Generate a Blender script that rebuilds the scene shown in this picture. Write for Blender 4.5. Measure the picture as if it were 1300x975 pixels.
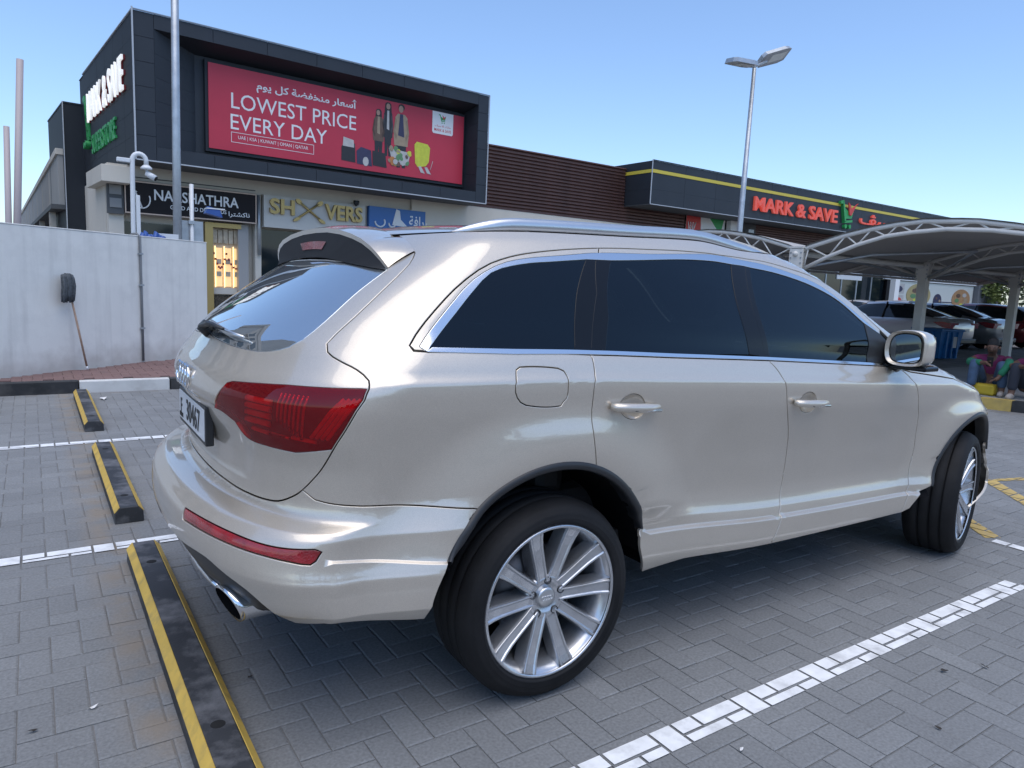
import bpy, bmesh, math, random
import numpy as np
from mathutils import Matrix, Vector
from mathutils.geometry import delaunay_2d_cdt
for o in list(bpy.data.objects): bpy.data.objects.remove(o)
SC = bpy.context.scene; COL = SC.collection
PI = math.pi; R = math.radians
rng = random.Random(7); nrng = np.random.default_rng(7)

# ------------------------------------------------------------------ camera
CAM_LOC = (-1.495, -2.841, 1.454)
CAM_YAW, CAM_PITCH, CAM_ROLL, CAM_F = R(55.924), R(-7.933), R(2.514), 905.69
cam = bpy.data.objects.new('camera', bpy.data.cameras.new('camera')); COL.objects.link(cam)
fw = Vector((math.cos(CAM_YAW)*math.cos(CAM_PITCH), math.sin(CAM_YAW)*math.cos(CAM_PITCH), math.sin(CAM_PITCH)))
r0 = Vector((math.sin(CAM_YAW), -math.cos(CAM_YAW), 0)); u0 = r0.cross(fw)
rr = r0*math.cos(CAM_ROLL)+u0*math.sin(CAM_ROLL); uu = u0*math.cos(CAM_ROLL)-r0*math.sin(CAM_ROLL)
M = Matrix((rr, uu, -fw)).transposed().to_4x4(); M.translation = CAM_LOC
cam.matrix_world = M
cam.data.sensor_width = 36; cam.data.lens = 36*CAM_F/1300; cam.data.clip_start = .05; cam.data.clip_end = 3000
SC.camera = cam

# ------------------------------------------------------------------ sky and sun
SUN_EL, SUN_YAW = 72.0, -112.0         # wide sun added high behind the camera as soft, nearly shadowless fill
world = bpy.data.worlds.new('World'); SC.world = world; world.use_nodes = True
wn = world.node_tree.nodes; wl = world.node_tree.links; wn.clear()
sky = wn.new('ShaderNodeTexSky'); sky.sky_type = 'NISHITA'; sky.sun_disc = False
sky.sun_elevation = R(SUN_EL); sky.sun_rotation = R(90-SUN_YAW)
sky.altitude = 0; sky.air_density = 0.95; sky.dust_density = 0.9; sky.ozone_density = 5.0
bg = wn.new('ShaderNodeBackground'); bg.inputs['Strength'].default_value = 0.10
wo = wn.new('ShaderNodeOutputWorld'); wl.new(sky.outputs[0], bg.inputs[0]); wl.new(bg.outputs[0], wo.inputs[0])
sl = bpy.data.lights.new('sun', 'SUN'); sl.energy = 0.85; sl.angle = R(70); sl.color = (1, .92, .79)
sun = bpy.data.objects.new('sun', sl); COL.objects.link(sun)
sd = Vector((math.cos(R(SUN_YAW))*math.cos(R(SUN_EL)), math.sin(R(SUN_YAW))*math.cos(R(SUN_EL)), math.sin(R(SUN_EL))))
sun.rotation_euler = sd.to_track_quat('Z', 'Y').to_euler(); sun.location = (0, 0, 30)
SC.view_settings.view_transform = 'Standard'; SC.view_settings.look = 'None'
SC.view_settings.exposure = 1.25; SC.view_settings.gamma = 1
SC.render.engine = 'CYCLES'; SC.cycles.use_denoising = True
SC.cycles.max_bounces = 7; SC.cycles.glossy_bounces = 4; SC.cycles.transparent_max_bounces = 12
SC.cycles.caustics_reflective = False; SC.cycles.caustics_refractive = False

# ------------------------------------------------------------------ helpers
def mat(name, base, rough=.6, metal=0., coat=0., coat_rough=.03, ior=1.5, vary=0., vscale=6., bump=0., bscale=60., spec=None, emit=None, emit_s=0., dirt=None, dirt_amt=.5, dirt_scale=2.):
    m = bpy.data.materials.new(name); m.use_nodes = True
    nt = m.node_tree; n = nt.nodes; l = nt.links; b = n['Principled BSDF']
    b.inputs['Base Color'].default_value = (*base, 1); b.inputs['Roughness'].default_value = rough
    b.inputs['Metallic'].default_value = metal; b.inputs['Coat Weight'].default_value = coat
    b.inputs['Coat Roughness'].default_value = coat_rough; b.inputs['IOR'].default_value = ior
    if spec is not None: b.inputs['Specular IOR Level'].default_value = spec
    if emit: b.inputs['Emission Color'].default_value = (*emit, 1); b.inputs['Emission Strength'].default_value = emit_s
    if vary or bump or dirt:
        tc = n.new('ShaderNodeTexCoord')
    colout = None
    if vary:
        nz = n.new('ShaderNodeTexNoise'); nz.inputs['Scale'].default_value = vscale; nz.inputs['Detail'].default_value = 6
        l.new(tc.outputs['Object'], nz.inputs['Vector'])
        mp = n.new('ShaderNodeMapRange'); mp.inputs[1].default_value = .3; mp.inputs[2].default_value = .7
        mp.inputs[3].default_value = 1-vary; mp.inputs[4].default_value = 1+vary
        l.new(nz.outputs[0], mp.inputs[0])
        mx = n.new('ShaderNodeMix'); mx.data_type = 'RGBA'; mx.blend_type = 'MULTIPLY'; mx.inputs[0].default_value = 1
        mx.inputs[6].default_value = (*base, 1); l.new(mp.outputs[0], mx.inputs[7]); colout = mx.outputs[2]
    if dirt:
        nz = n.new('ShaderNodeTexNoise'); nz.inputs['Scale'].default_value = dirt_scale; nz.inputs['Detail'].default_value = 8; nz.inputs['Roughness'].default_value = .65
        l.new(tc.outputs['Object'], nz.inputs['Vector'])
        mp = n.new('ShaderNodeMapRange'); mp.inputs[1].default_value = .48; mp.inputs[2].default_value = .75; mp.inputs[4].default_value = dirt_amt
        l.new(nz.outputs[0], mp.inputs[0])
        mx = n.new('ShaderNodeMix'); mx.data_type = 'RGBA'; l.new(mp.outputs[0], mx.inputs[0])
        if colout: l.new(colout, mx.inputs[6])
        else: mx.inputs[6].default_value = (*base, 1)
        mx.inputs[7].default_value = (*dirt, 1); colout = mx.outputs[2]
    if colout: l.new(colout, b.inputs['Base Color'])
    if bump:
        nz = n.new('ShaderNodeTexNoise'); nz.inputs['Scale'].default_value = bscale; nz.inputs['Detail'].default_value = 5
        l.new(tc.outputs['Object'], nz.inputs['Vector'])
        bp = n.new('ShaderNodeBump'); bp.inputs['Strength'].default_value = bump; bp.inputs['Distance'].default_value = .01
        l.new(nz.outputs[0], bp.inputs['Height']); l.new(bp.outputs[0], b.inputs['Normal'])
    return m

def tag(o, label=None, cat=None, group=None, kind=None):
    if label: o['label'] = label
    if cat: o['category'] = cat
    if group: o['group'] = group
    if kind: o['kind'] = kind
    return o
def empty(name, loc=(0, 0, 0), rz=0., label=None, cat=None, group=None, parent=None):
    o = bpy.data.objects.new(name, None); COL.objects.link(o); o.location = loc; o.rotation_euler = (0, 0, rz)
    o.empty_display_size = .2
    if parent: o.parent = parent
    return tag(o, label, cat, group)
def link(name, me, m=None, parent=None):
    o = bpy.data.objects.new(name, me); COL.objects.link(o)
    if m and not me.materials: me.materials.append(m)
    if parent: o.parent = parent
    return o
class MB:
    """collects shapes into one mesh"""
    def __init__(s): s.v = []; s.f = []; s.sm = []
    def add(s, vs, fs, smooth=False):
        k = len(s.v); s.v += [tuple(p) for p in vs]; s.f += [tuple(i+k for i in f) for f in fs]; s.sm += [smooth]*len(fs); return s
    def box(s, x0, x1, y0, y1, z0, z1, bev=0.):
        if bev <= 0:
            s.add([(x0,y0,z0),(x1,y0,z0),(x1,y1,z0),(x0,y1,z0),(x0,y0,z1),(x1,y0,z1),(x1,y1,z1),(x0,y1,z1)],
                  [(0,3,2,1),(4,5,6,7),(0,1,5,4),(1,2,6,5),(2,3,7,6),(3,0,4,7)])
        else:
            bm = bmesh.new(); bmesh.ops.create_cube(bm, size=1)
            for v in bm.verts: v.co = ((x0+x1)/2+v.co.x*(x1-x0), (y0+y1)/2+v.co.y*(y1-y0), (z0+z1)/2+v.co.z*(z1-z0))
            bmesh.ops.bevel(bm, geom=bm.edges[:], offset=bev, segments=2, profile=.5, affect='EDGES')
            bm.verts.index_update(); s.add([v.co[:] for v in bm.verts], [[v.index for v in f.verts] for f in bm.faces]); bm.free()
        return s
    def prism(s, poly, h0, h1, plane='xy', at=None):
        """polygon (ccw) extruded along the third axis"""
        n = len(poly)
        def P(a, b, c): return {'xy': (a, b, c), 'xz': (a, c, b), 'yz': (c, a, b)}[plane]
        vs = [P(a, b, h0) for a, b in poly]+[P(a, b, h1) for a, b in poly]
        fs = [tuple(range(n-1, -1, -1)), tuple(range(n, 2*n))]+[(i, (i+1) % n, (i+1) % n+n, i+n) for i in range(n)]
        if plane == 'xz': fs = [f[::-1] for f in fs]
        return s.add(vs, fs)
    def tube(s, pts, r, n=10, cap=True, smooth=True, flat=1.):
        pts = [Vector(p) for p in pts]; rs = r if isinstance(r, (list, tuple)) else [r]*len(pts)
        k = len(s.v); ref = None; vs = []
        for i, p in enumerate(pts):
            t = (pts[min(i+1, len(pts)-1)]-pts[max(i-1, 0)]).normalized()
            if ref is None: ref = Vector((0, 0, 1)) if abs(t.z) < .9 else Vector((1, 0, 0))
            a = (ref-t*ref.dot(t)).normalized(); b = t.cross(a); ref = a
            for j in range(n):
                q = 2*PI*j/n; vs.append(p+a*math.cos(q)*rs[i]*flat+b*math.sin(q)*rs[i])
        fs = [(i*n+j, i*n+(j+1) % n, (i+1)*n+(j+1) % n, (i+1)*n+j) for i in range(len(pts)-1) for j in range(n)]
        if cap: fs += [tuple(range(n-1, -1, -1)), tuple(range((len(pts)-1)*n, len(pts)*n))]
        return s.add(vs, fs, smooth)
    def lathe(s, prof, n=48, axis='y', close=False, smooth=True, c=(0, 0, 0)):
        """profile of (radius, along) turned about an axis"""
        vs = []; m = len(prof)
        for j in range(n):
            q = 2*PI*j/n; cs, sn = math.cos(q), math.sin(q)
            for rad, a in prof:
                p = {'y': (rad*cs, a, rad*sn), 'z': (rad*cs, rad*sn, a), 'x': (a, rad*cs, rad*sn)}[axis]
                vs.append((p[0]+c[0], p[1]+c[1], p[2]+c[2]))
        fs = []
        for j in range(n):
            k = (j+1) % n
            for i in range(m if close else m-1):
                i2 = (i+1) % m
                fs.append((j*m+i, k*m+i, k*m+i2, j*m+i2))
        return s.add(vs, fs, smooth)
    def build(s, name, m=None, parent=None, recalc=True):
        me = bpy.data.meshes.new(name); me.from_pydata(s.v, [], s.f)
        if recalc:
            bm = bmesh.new(); bm.from_mesh(me); bmesh.ops.recalc_face_normals(bm, faces=bm.faces[:]); bm.to_mesh(me); bm.free()
        me.polygons.foreach_set('use_smooth', s.sm); me.update()
        return link(name, me, m, parent)
def box(name, m, x0, x1, y0, y1, z0, z1, parent=None, bev=0.):
    return MB().box(x0, x1, y0, y1, z0, z1, bev).build(name, m, parent)
def text(name, body, size, m, loc, rot, parent=None, ext=.004, bold=0., align='LEFT', sx=1., sy=1., wid=None, shear=0.):
    """lettering as real extruded geometry; wid = wanted width"""
    c = bpy.data.curves.new(name, 'FONT'); c.body = body; c.size = size; c.extrude = ext; c.offset = bold; c.align_x = align; c.resolution_u = 3; c.shear = shear
    t = bpy.data.objects.new(name, c); COL.objects.link(t); bpy.context.view_layer.update()
    dg = bpy.context.evaluated_depsgraph_get(); me = bpy.data.meshes.new_from_object(t.evaluated_get(dg)); bpy.data.objects.remove(t)
    if wid and len(me.vertices):
        xs = [v.co.x for v in me.vertices]; k = wid/(max(xs)-min(xs)); sx = k
    me.transform(Matrix.Diagonal((sx, sy, 1, 1)))
    o = link(name, me, m, parent); o.location = loc; o.rotation_euler = rot
    me.materials.clear(); me.materials.append(m)
    return o
AR = {'أ': (0xFE83, 2), 'ا': (0xFE8D, 2), 'ر': (0xFEAD, 2), 'و': (0xFEED, 2), 'د': (0xFEA9, 2), 'ة': (0xFE93, 2), 'س': (0xFEB1, 4), 'ش': (0xFEB5, 4), 'ص': (0xFEB9, 4), 'ض': (0xFEBD, 4),
      'ع': (0xFEC9, 4), 'ف': (0xFED1, 4), 'ق': (0xFED5, 4), 'ك': (0xFED9, 4), 'ل': (0xFEDD, 4), 'م': (0xFEE1, 4), 'ن': (0xFEE5, 4), 'ه': (0xFEE9, 4), 'ي': (0xFEF1, 4), 'خ': (0xFEA5, 4), 'ت': (0xFE95, 4), 'ڤ': (0xFB6A, 4)}
def arabic(t):
    """joined letter forms, in drawing order from left to right"""
    out = []
    for w in t.split(' '):
        r = ''
        for i, ch in enumerate(w):
            if ch not in AR: r += ch; continue
            b, n = AR[ch]; prev = i > 0 and w[i-1] in AR and AR[w[i-1]][1] == 4; nxt = n == 4 and i+1 < len(w) and w[i+1] in AR
            r += chr(b+(3 if prev and nxt else 2 if nxt else 1 if prev else 0))
        out.append(r[::-1])
    return ' '.join(out[::-1])
# ------------------------------------------------------------------ ground: block paving, lines, kerbs, pavement
def paver_material(name, base, dust):
    m = bpy.data.materials.new(name); m.use_nodes = True; nt = m.node_tree; n = nt.nodes; l = nt.links; b = n['Principled BSDF']
    b.inputs['Roughness'].default_value = .82; b.inputs['Specular IOR Level'].default_value = .35
    at = n.new('ShaderNodeAttribute'); at.attribute_name = 'tone'
    oi = n.new('ShaderNodeObjectInfo'); geo = n.new('ShaderNodeNewGeometry')
    nz = n.new('ShaderNodeTexNoise'); nz.inputs['Scale'].default_value = .9; nz.inputs['Detail'].default_value = 7; nz.inputs['Roughness'].default_value = .6; l.new(geo.outputs['Position'], nz.inputs['Vector'])
    n2 = n.new('ShaderNodeTexNoise'); n2.inputs['Scale'].default_value = 95; n2.inputs['Detail'].default_value = 4; l.new(geo.outputs['Position'], n2.inputs['Vector'])
    def mr(src, a, b_, c, d):
        q = n.new('ShaderNodeMapRange'); q.inputs[1].default_value = a; q.inputs[2].default_value = b_; q.inputs[3].default_value = c; q.inputs[4].default_value = d; l.new(src, q.inputs[0]); return q.outputs[0]
    def mul(a, b_):
        q = n.new('ShaderNodeMath'); q.operation = 'MULTIPLY'; l.new(a, q.inputs[0]); l.new(b_, q.inputs[1]); return q.outputs[0]
    t = mul(mul(mr(at.outputs['Fac'], 0, 1, .93, 1.06), mr(oi.outputs['Random'], 0, 1, .95, 1.05)), mul(mr(nz.outputs[0], .3, .7, .88, 1.10), mr(n2.outputs[0], .25, .75, .78, 1.20)))
    mx = n.new('ShaderNodeMix'); mx.data_type = 'RGBA'; mx.blend_type = 'MULTIPLY'; mx.inputs[0].default_value = 1; mx.inputs[6].default_value = (*base, 1); l.new(t, mx.inputs[7])
    # sandy dirt gathered along the wheel stops
    sp = n.new('ShaderNodeSeparateXYZ'); l.new(geo.outputs['Position'], sp.inputs[0])
    d0 = n.new('ShaderNodeMath'); d0.operation = 'ADD'; l.new(sp.outputs['X'], d0.inputs[0]); d0.inputs[1].default_value = 1.19
    da = n.new('ShaderNodeMath'); da.operation = 'ABSOLUTE'; l.new(d0.outputs[0], da.inputs[0])
    n3 = n.new('ShaderNodeTexNoise'); n3.inputs['Scale'].default_value = 5; n3.inputs['Detail'].default_value = 6; l.new(geo.outputs['Position'], n3.inputs['Vector'])
    dm = mul(mr(da.outputs[0], .03, .16, 1, 0), mr(n3.outputs[0], .38, .62, 0, .7))
    m2 = n.new('ShaderNodeMix'); m2.data_type = 'RGBA'; l.new(dm, m2.inputs[0]); l.new(mx.outputs[2], m2.inputs[6]); m2.inputs[7].default_value = (*dust, 1)
    # oil spots
    n4 = n.new('ShaderNodeTexNoise'); n4.inputs['Scale'].default_value = 1.3; n4.inputs['Detail'].default_value = 5; l.new(geo.outputs['Position'], n4.inputs['Vector'])
    m3 = n.new('ShaderNodeMix'); m3.data_type = 'RGBA'; l.new(mr(n4.outputs[0], .64, .74, 0, .55), m3.inputs[0]); l.new(m2.outputs[2], m3.inputs[6]); m3.inputs[7].default_value = (.07, .07, .075, 1)
    l.new(m3.outputs[2], b.inputs['Base Color'])
    bp = n.new('ShaderNodeBump'); bp.inputs['Strength'].default_value = .35; bp.inputs['Distance'].default_value = .004; l.new(n2.outputs[0], bp.inputs['Height']); l.new(bp.outputs[0], b.inputs['Normal'])
    return m
PAVER = paver_material('grey_block_paving', (.212, .218, .220), (.25, .205, .155))
REDPAV = paver_material('red_block_paving', (.20, .125, .115), (.2, .13, .11))
JOINT = mat('joint_sand', (.195, .192, .188), rough=.95, vary=.25, vscale=3, bump=.3, bscale=90)
KBLACK = mat('black_kerb_paint', (.022, .023, .025), rough=.6, vary=.3, vscale=6, dirt=(.14, .13, .12), dirt_amt=.5, dirt_scale=4)
KWHITE = mat('white_kerb_paint', (.62, .62, .60), rough=.7, vary=.08, vscale=5, dirt=(.25, .23, .21), dirt_amt=.6, dirt_scale=3)
KYEL = mat('yellow_kerb_paint', (.50, .36, .10), rough=.65, vary=.15, vscale=7, dirt=(.22, .18, .12), dirt_amt=.5, dirt_scale=8)
LINEW = mat('white_line_paint', (.80, .81, .81), rough=.7, vary=.10, vscale=18, dirt=(.36, .36, .36), dirt_amt=.85, dirt_scale=7)
LINEY = mat('yellow_line_paint', (.52, .37, .12), rough=.7, vary=.15, vscale=14, dirt=(.25, .22, .18), dirt_amt=.6, dirt_scale=8)

g = MB().add([(-900, -900, -.0055), (900, -900, -.0055), (900, 900, -.0055), (-900, 900, -.0055)], [(0, 1, 2, 3)]).build('ground', JOINT); g['kind'] = 'structure'
A_ = .1015; JW = .0030; PX0, PY0 = .035, -.062
def paver_mesh(w, h, tone):
    b = .0060; z0 = -.016; a, c = w/2-JW/2, h/2-JW/2
    vs = []
    for k, (dx, z) in enumerate(((0, z0), (0, -.0026), (b, 0))):
        vs += [(-a+dx, -c+dx, z), (a-dx, -c+dx, z), (a-dx, c-dx, z), (-a+dx, c-dx, z)]
    fs = [(8, 9, 10, 11)]+[(k*4+i, k*4+(i+1) % 4, k*4+4+(i+1) % 4, k*4+4+i) for k in (0, 1) for i in range(4)]
    return vs, fs
def to_px(P):
    d = Vector(P)-Vector(CAM_LOC); z = d.dot(fw)
    if z < .15: return None
    return 650+CAM_F*d.dot(rr)/z, 487.5-CAM_F*d.dot(uu)/z, z
cells = []
for i in range(-40, 170):
    for j in range(-34, 67):
        k = (i-j) % 4
        if k == 0: cx, cy, o = (i+1)*A_, (j+.5)*A_, 0
        elif k == 3: cx, cy, o = (i+.5)*A_, (j+1)*A_, 1
        else: continue
        cx += PX0; cy += PY0
        if cy > 6.62 or (cx > 9.5 and cy < 2.6): continue
        q = to_px((cx, cy, 0))
        if q is None or not (-60 < q[0] < 1360 and q[1] < 1060) or q[2] > 15: continue
        cells.append((cx, cy, o, q[2]))
under = lambda x, y: -.75 < x < 3.6 and -.72 < y < .95
vis_ = [c for c in cells if -20 < to_px((c[0], c[1], 0))[0] < 1320 and to_px((c[0], c[1], 0))[1] < 990 and not under(c[0], c[1]) and not (c[1] > .9 and c[0] > -.6)]
vis_.sort(key=lambda c: c[3]); near = set((c[0], c[1]) for c in vis_[:295])
shapes = []
for t in range(8):
    vs, fs = paver_mesh(2*A_, A_, t); me = bpy.data.meshes.new('paver'); me.from_pydata(vs, [], fs); me.materials.append(PAVER)
    at = me.attributes.new('tone', 'FLOAT', 'FACE'); at.data.foreach_set('value', [rng.random()]*len(fs)); shapes.append(me)
allv, allf, tones = [], [], []
hv, hf = paver_mesh(2*A_, A_, 0)
prng = random.Random(3)
paving = None; ind = []
for cx, cy, o, z in cells:
    dz = prng.uniform(-.0012, .0012); tx, ty = prng.uniform(-.004, .004), prng.uniform(-.004, .004)
    if (cx, cy) in near:
        ind.append((cx, cy, o, dz, tx, ty)); continue
    k = len(allv); tn = prng.random()
    for x, y, zz in hv:
        if o: x, y = -y, x
        allv.append((cx+x, cy+y, zz+dz+x*tx+y*ty))
    allf += [tuple(q+k for q in f) for f in hf]; tones += [tn]*len(hf)
me = bpy.data.meshes.new('block_paving'); me.from_pydata(allv, [], allf); me.materials.append(PAVER)
at = me.attributes.new('tone', 'FLOAT', 'FACE'); at.data.foreach_set('value', tones)
pav_root = empty('paving'); pav_root['kind'] = 'structure'
bp_ = link('block_paving', me, None, pav_root); bp_['kind'] = 'stuff'
for cx, cy, o, dz, tx, ty in ind:
    q = link('paver', shapes[prng.randrange(8)], None, pav_root); q.location = (cx, cy, dz); q.rotation_euler = (ty, -tx, PI/2 if o else 0)
# plain paving far beyond the single blocks
far = MB(); far.add([(17, -60, -.008), (120, -60, -.008), (120, 60, -.008), (17, 60, -.008)], [(0, 1, 2, 3)])
far.build('far_paving', PAVER)['kind'] = 'structure'

def painted(name, m, test, poly=None):
    """paint lies on every block separately: the joints stay open"""
    vs, fs = [], []
    for cx, cy, o, z in cells:
        w, h = (A_, A_/2) if not o else (A_/2, A_); e = JW/2+.0045
        x0, x1, y0, y1 = cx-w+e, cx+w-e, cy-h+e, cy+h-e
        for q in test(x0, x1, y0, y1):
            k = len(vs); vs += [(x, y, .0042) for x, y in q]; fs.append(tuple(range(k, k+len(q))))
    me = bpy.data.meshes.new(name); me.from_pydata(vs, [], fs); o = link(name, me, m); o['kind'] = 'structure'; return o
def strip(ya, yb, xa=-50, xb=50):
    def t(x0, x1, y0, y1):
        a, b, c, d = max(x0, xa), min(x1, xb), max(y0, ya), min(y1, yb)
        return [[(a, c), (b, c), (b, d), (a, d)]] if b-a > .004 and d-c > .004 else []
    return t
def clip(poly, region):
    for i in range(len(region)):
        (ax, ay), (bx, by) = region[i], region[(i+1) % len(region)]; out = []
        for j in range(len(poly)):
            p, q = poly[j], poly[(j+1) % len(poly)]
            dp = (bx-ax)*(p[1]-ay)-(by-ay)*(p[0]-ax); dq = (bx-ax)*(q[1]-ay)-(by-ay)*(q[0]-ax)
            if dp >= 0: out.append(p)
            if dp*dq < 0: t = dp/(dp-dq); out.append((p[0]+(q[0]-p[0])*t, p[1]+(q[1]-p[1])*t))
        poly = out
        if len(poly) < 3: return []
    return poly
def region(*quads):
    def t(x0, x1, y0, y1):
        r = []
        for q in quads:
            c = clip([(x0, y0), (x1, y0), (x1, y1), (x0, y1)], q)
            if c: r.append(c)
        return r
    return t
for ya in (-1.423, 1.222, 3.866): painted('white_bay_line', LINEW, strip(ya, ya+.105, -5, 2.78))
painted('white_bay_line', LINEW, region([(3.40, -1.20), (3.475, -1.20), (3.475, -.99), (3.40, -.99)]))
painted('yellow_hatching', LINEY, region([(5.06, -.24), (4.42, -.86), (4.50, -.94), (5.16, -.30)], [(5.10, -.235), (5.16, -.31), (5.75, -.52), (5.75, -.42)], [(3.44, -.94), (3.54, -.99), (3.80, -.70), (3.70, -.66)]))

# kerb of painted stones along the wall, and the pavement behind it
kerb = empty('kerb'); kerb['kind'] = 'structure'
for i, (xa, xb, m) in enumerate([(-3.9, -3.0, KBLACK), (-2.99, -2.04, KBLACK), (-2.03, -1.085, KBLACK), (-1.075, -.125, KWHITE), (-.115, .83, KBLACK), (.84, 1.79, KWHITE), (1.80, 2.75, KBLACK), (2.76, 3.7, KWHITE), (3.71, 4.66, KBLACK), (4.67, 5.6, KWHITE)]):
    box('kerb_stone', m, xa, xb, 6.675+.004*(i % 2), 6.80, -.02, .132+.003*(i % 3), kerb, .010)
pm_ = MB().add([(-60, 6.80, .122), (7, 6.80, .122), (7, 22, .122), (-60, 22, .122)], [(0, 1, 2, 3)]).add([(7, 6.80, -.02), (7, 22, -.02), (7, 22, .122), (7, 6.8, .122)], [(0, 1, 2, 3)]).build('pavement', JOINT); pm_['kind'] = 'structure'
allv, allf, tones = [], [], []
for i in range(-24, 10):
    for j in range(0, 26):
        k = (i-j) % 4
        if k == 0: cx, cy, o = (i+1)*A_, (j+.5)*A_, 0
        elif k == 3: cx, cy, o = (i+.5)*A_, (j+1)*A_, 1
        else: continue
        cy += 6.80
        if o == 0 and j == 0 and False: continue
        if (cy-7.1) > (cx+1.87)*.795-.02 or cy-(A_ if o else A_/2) < 6.80: continue
        k = len(allv); tn = prng.random(); dz = prng.uniform(-.002, .002)
        for x, y, zz in hv:
            if o: x, y = -y, x
            allv.append((cx+x, cy+y, .138+zz+dz))
        allf += [tuple(q+k for q in f) for f in hf]; tones += [tn]*len(hf)
me = bpy.data.meshes.new('red_paving'); me.from_pydata(allv, [], allf); me.materials.append(REDPAV)
at = me.attributes.new('tone', 'FLOAT', 'FACE'); at.data.foreach_set('value', tones)
q = link('red_paving', me, None, pm_); q['kind'] = 'stuff'

# traffic island on the right with a black, yellow and white kerb
isl = empty('island_kerb'); isl['kind'] = 'structure'
CONC = mat('worn_concrete', (.30, .295, .285), rough=.85, vary=.15, vscale=2, bump=.15, bscale=70, dirt=(.16, .15, .14), dirt_amt=.5)
yy = 4.3
for i in range(16):
    y1, y0 = yy-.36*i, yy-.36*(i+1)+.006; xs = 9.62+(2.0-y0)*.35 if y0 < 2.0 else 9.62
    xe = 9.62+(2.0-y1)*.35 if y1 < 2.0 else 9.62
    mb = MB(); mb.prism([(xe, y1), (xs, y0), (xs+.13, y0), (xe+.13, y1)], -.02, .15+.002*(i % 2)); mb.build('kerb_stone', (KBLACK, KYEL)[i % 2], isl)
MB().prism([(9.76, 4.3), (9.76, 2.0), (11.0, -1.45), (30, -1.45), (30, 4.3)], -.01, .143).build('island_paving', CONC)['kind'] = 'structure'

# ------------------------------------------------------------------ wheel stops
SBLACK = mat('black_rubber_stop', (.030, .032, .036), rough=.62, vary=.25, vscale=7, bump=.12, bscale=120, dirt=(.24, .24, .25), dirt_amt=.7, dirt_scale=6)
SYEL = mat('yellow_stop_paint', (.62, .41, .08), rough=.6, vary=.12, vscale=10, dirt=(.20, .16, .09), dirt_amt=.6, dirt_scale=11)
def wheel_stop(y0, y1, label, x=-1.077):
    t = empty('wheel_stop', (x, (y0+y1)/2, 0), 0, label, 'wheel stop', 'wheel stops in a row at the heads of the bays')
    h = (y1-y0)/2
    pr = [(-.075, 0), (.075, 0), (.073, .062), (.046, .094), (-.046, .094), (-.073, .062)]
    b = MB(); b.prism([(a, c) for a, c in pr], -h, h, 'xz'); o = b.build('stop_body', SBLACK, t)
    md = o.modifiers.new('b', 'BEVEL'); md.width = .004; md.segments = 2
    for s in (1, -1):
        q = [(s*.0745, .063), (s*.0475, .0955)]; nrm = (s*.76, .64)
        vs = []
        for yv in (-h+.004, h-.004):
            for k in (0, .0022):
                for (a, c) in q: vs.append((a+nrm[0]*k, yv, c+nrm[1]*k))
        MB().add(vs, [(0, 1, 3, 2), (4, 6, 7, 5), (2, 3, 7, 6), (0, 4, 5, 1), (0, 2, 6, 4), (1, 5, 7, 3)]).build('yellow_stripe', SYEL, t)
    for f in (-.72, .72) if h < 1 else (-.62, .72):
        hole = MB().lathe([(.0, .0952), (.018, .0952), (.022, .0942)], 18, 'z', c=(0, f*h, 0)).build('bolt_hole_disc', INK_, t)  # flat black disc in place of a hole's dark inside
    return t
INK_ = mat('hole_black', (.008, .008, .008), rough=.9)
wheel_stop(-1.12, 1.03, 'black and yellow wheel stop nearest the camera, beside the exhaust')
wheel_stop(1.64, 3.47, 'black and yellow wheel stop between the two left white bay lines')
wheel_stop(4.36, 6.32, 'black and yellow wheel stop farthest away, close to the kerb')

# small litter
LEAF = mat('dry_leaf', (.03, .026, .022), rough=.8); SCRAP = mat('paper_scrap', (.75, .74, .72), rough=.8)
def scrap(name, x, y, s, m, label, cat, rz=0.):
    vs = []; nn = 9
    for i in range(nn):
        a = 2*PI*i/nn; r_ = s*(.6+.5*rng.random()); vs.append((r_*math.cos(a)*1.5, r_*math.sin(a)*.7, .006+.5*s*rng.random()))
    vs.append((0, 0, .006+.35*s)); b = MB().add(vs, [(i, (i+1) % nn, nn) for i in range(nn)])
    o = b.build(name, m); o.location = (x, y, 0); o.rotation_euler = (0, 0, rz); tag(o, label, cat)
for i, (px_, py_, s, lb) in enumerate([(42, 930, .012, 'small dark dry leaf on the paving left of the nearest wheel stop'), (1198, 853, .013, 'dark dry leaf on the paving right of the white bay line'), (1190, 926, .010, 'small dark dry leaf near the lower right edge of the paving'), (1250, 848, .012, 'curled dark leaf farthest right on the paving'), (318, 861, .008, 'tiny dark leaf between the nearest wheel stop and the rear tyre')]):
    d = (fw+rr*((px_-650)/CAM_F)-uu*((py_-487.5)/CAM_F)); t = -CAM_LOC[2]/d.z; scrap('dry_leaf', CAM_LOC[0]+d.x*t, CAM_LOC[1]+d.y*t, s, LEAF, lb, 'leaf', rng.random()*3)
for i, (px_, py_, s, lb) in enumerate([(131, 507, .05, 'crumpled white paper on the paving beside the farthest wheel stop'), (941, 953, .010, 'white scrap of paper just right of the white bay line'), (118, 900, .012, 'round white pebble left of the nearest wheel stop')]):
    d = (fw+rr*((px_-650)/CAM_F)-uu*((py_-487.5)/CAM_F)); t = -CAM_LOC[2]/d.z; scrap('paper_scrap', CAM_LOC[0]+d.x*t, CAM_LOC[1]+d.y*t, s, SCRAP, lb, 'litter', rng.random()*3)
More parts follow.
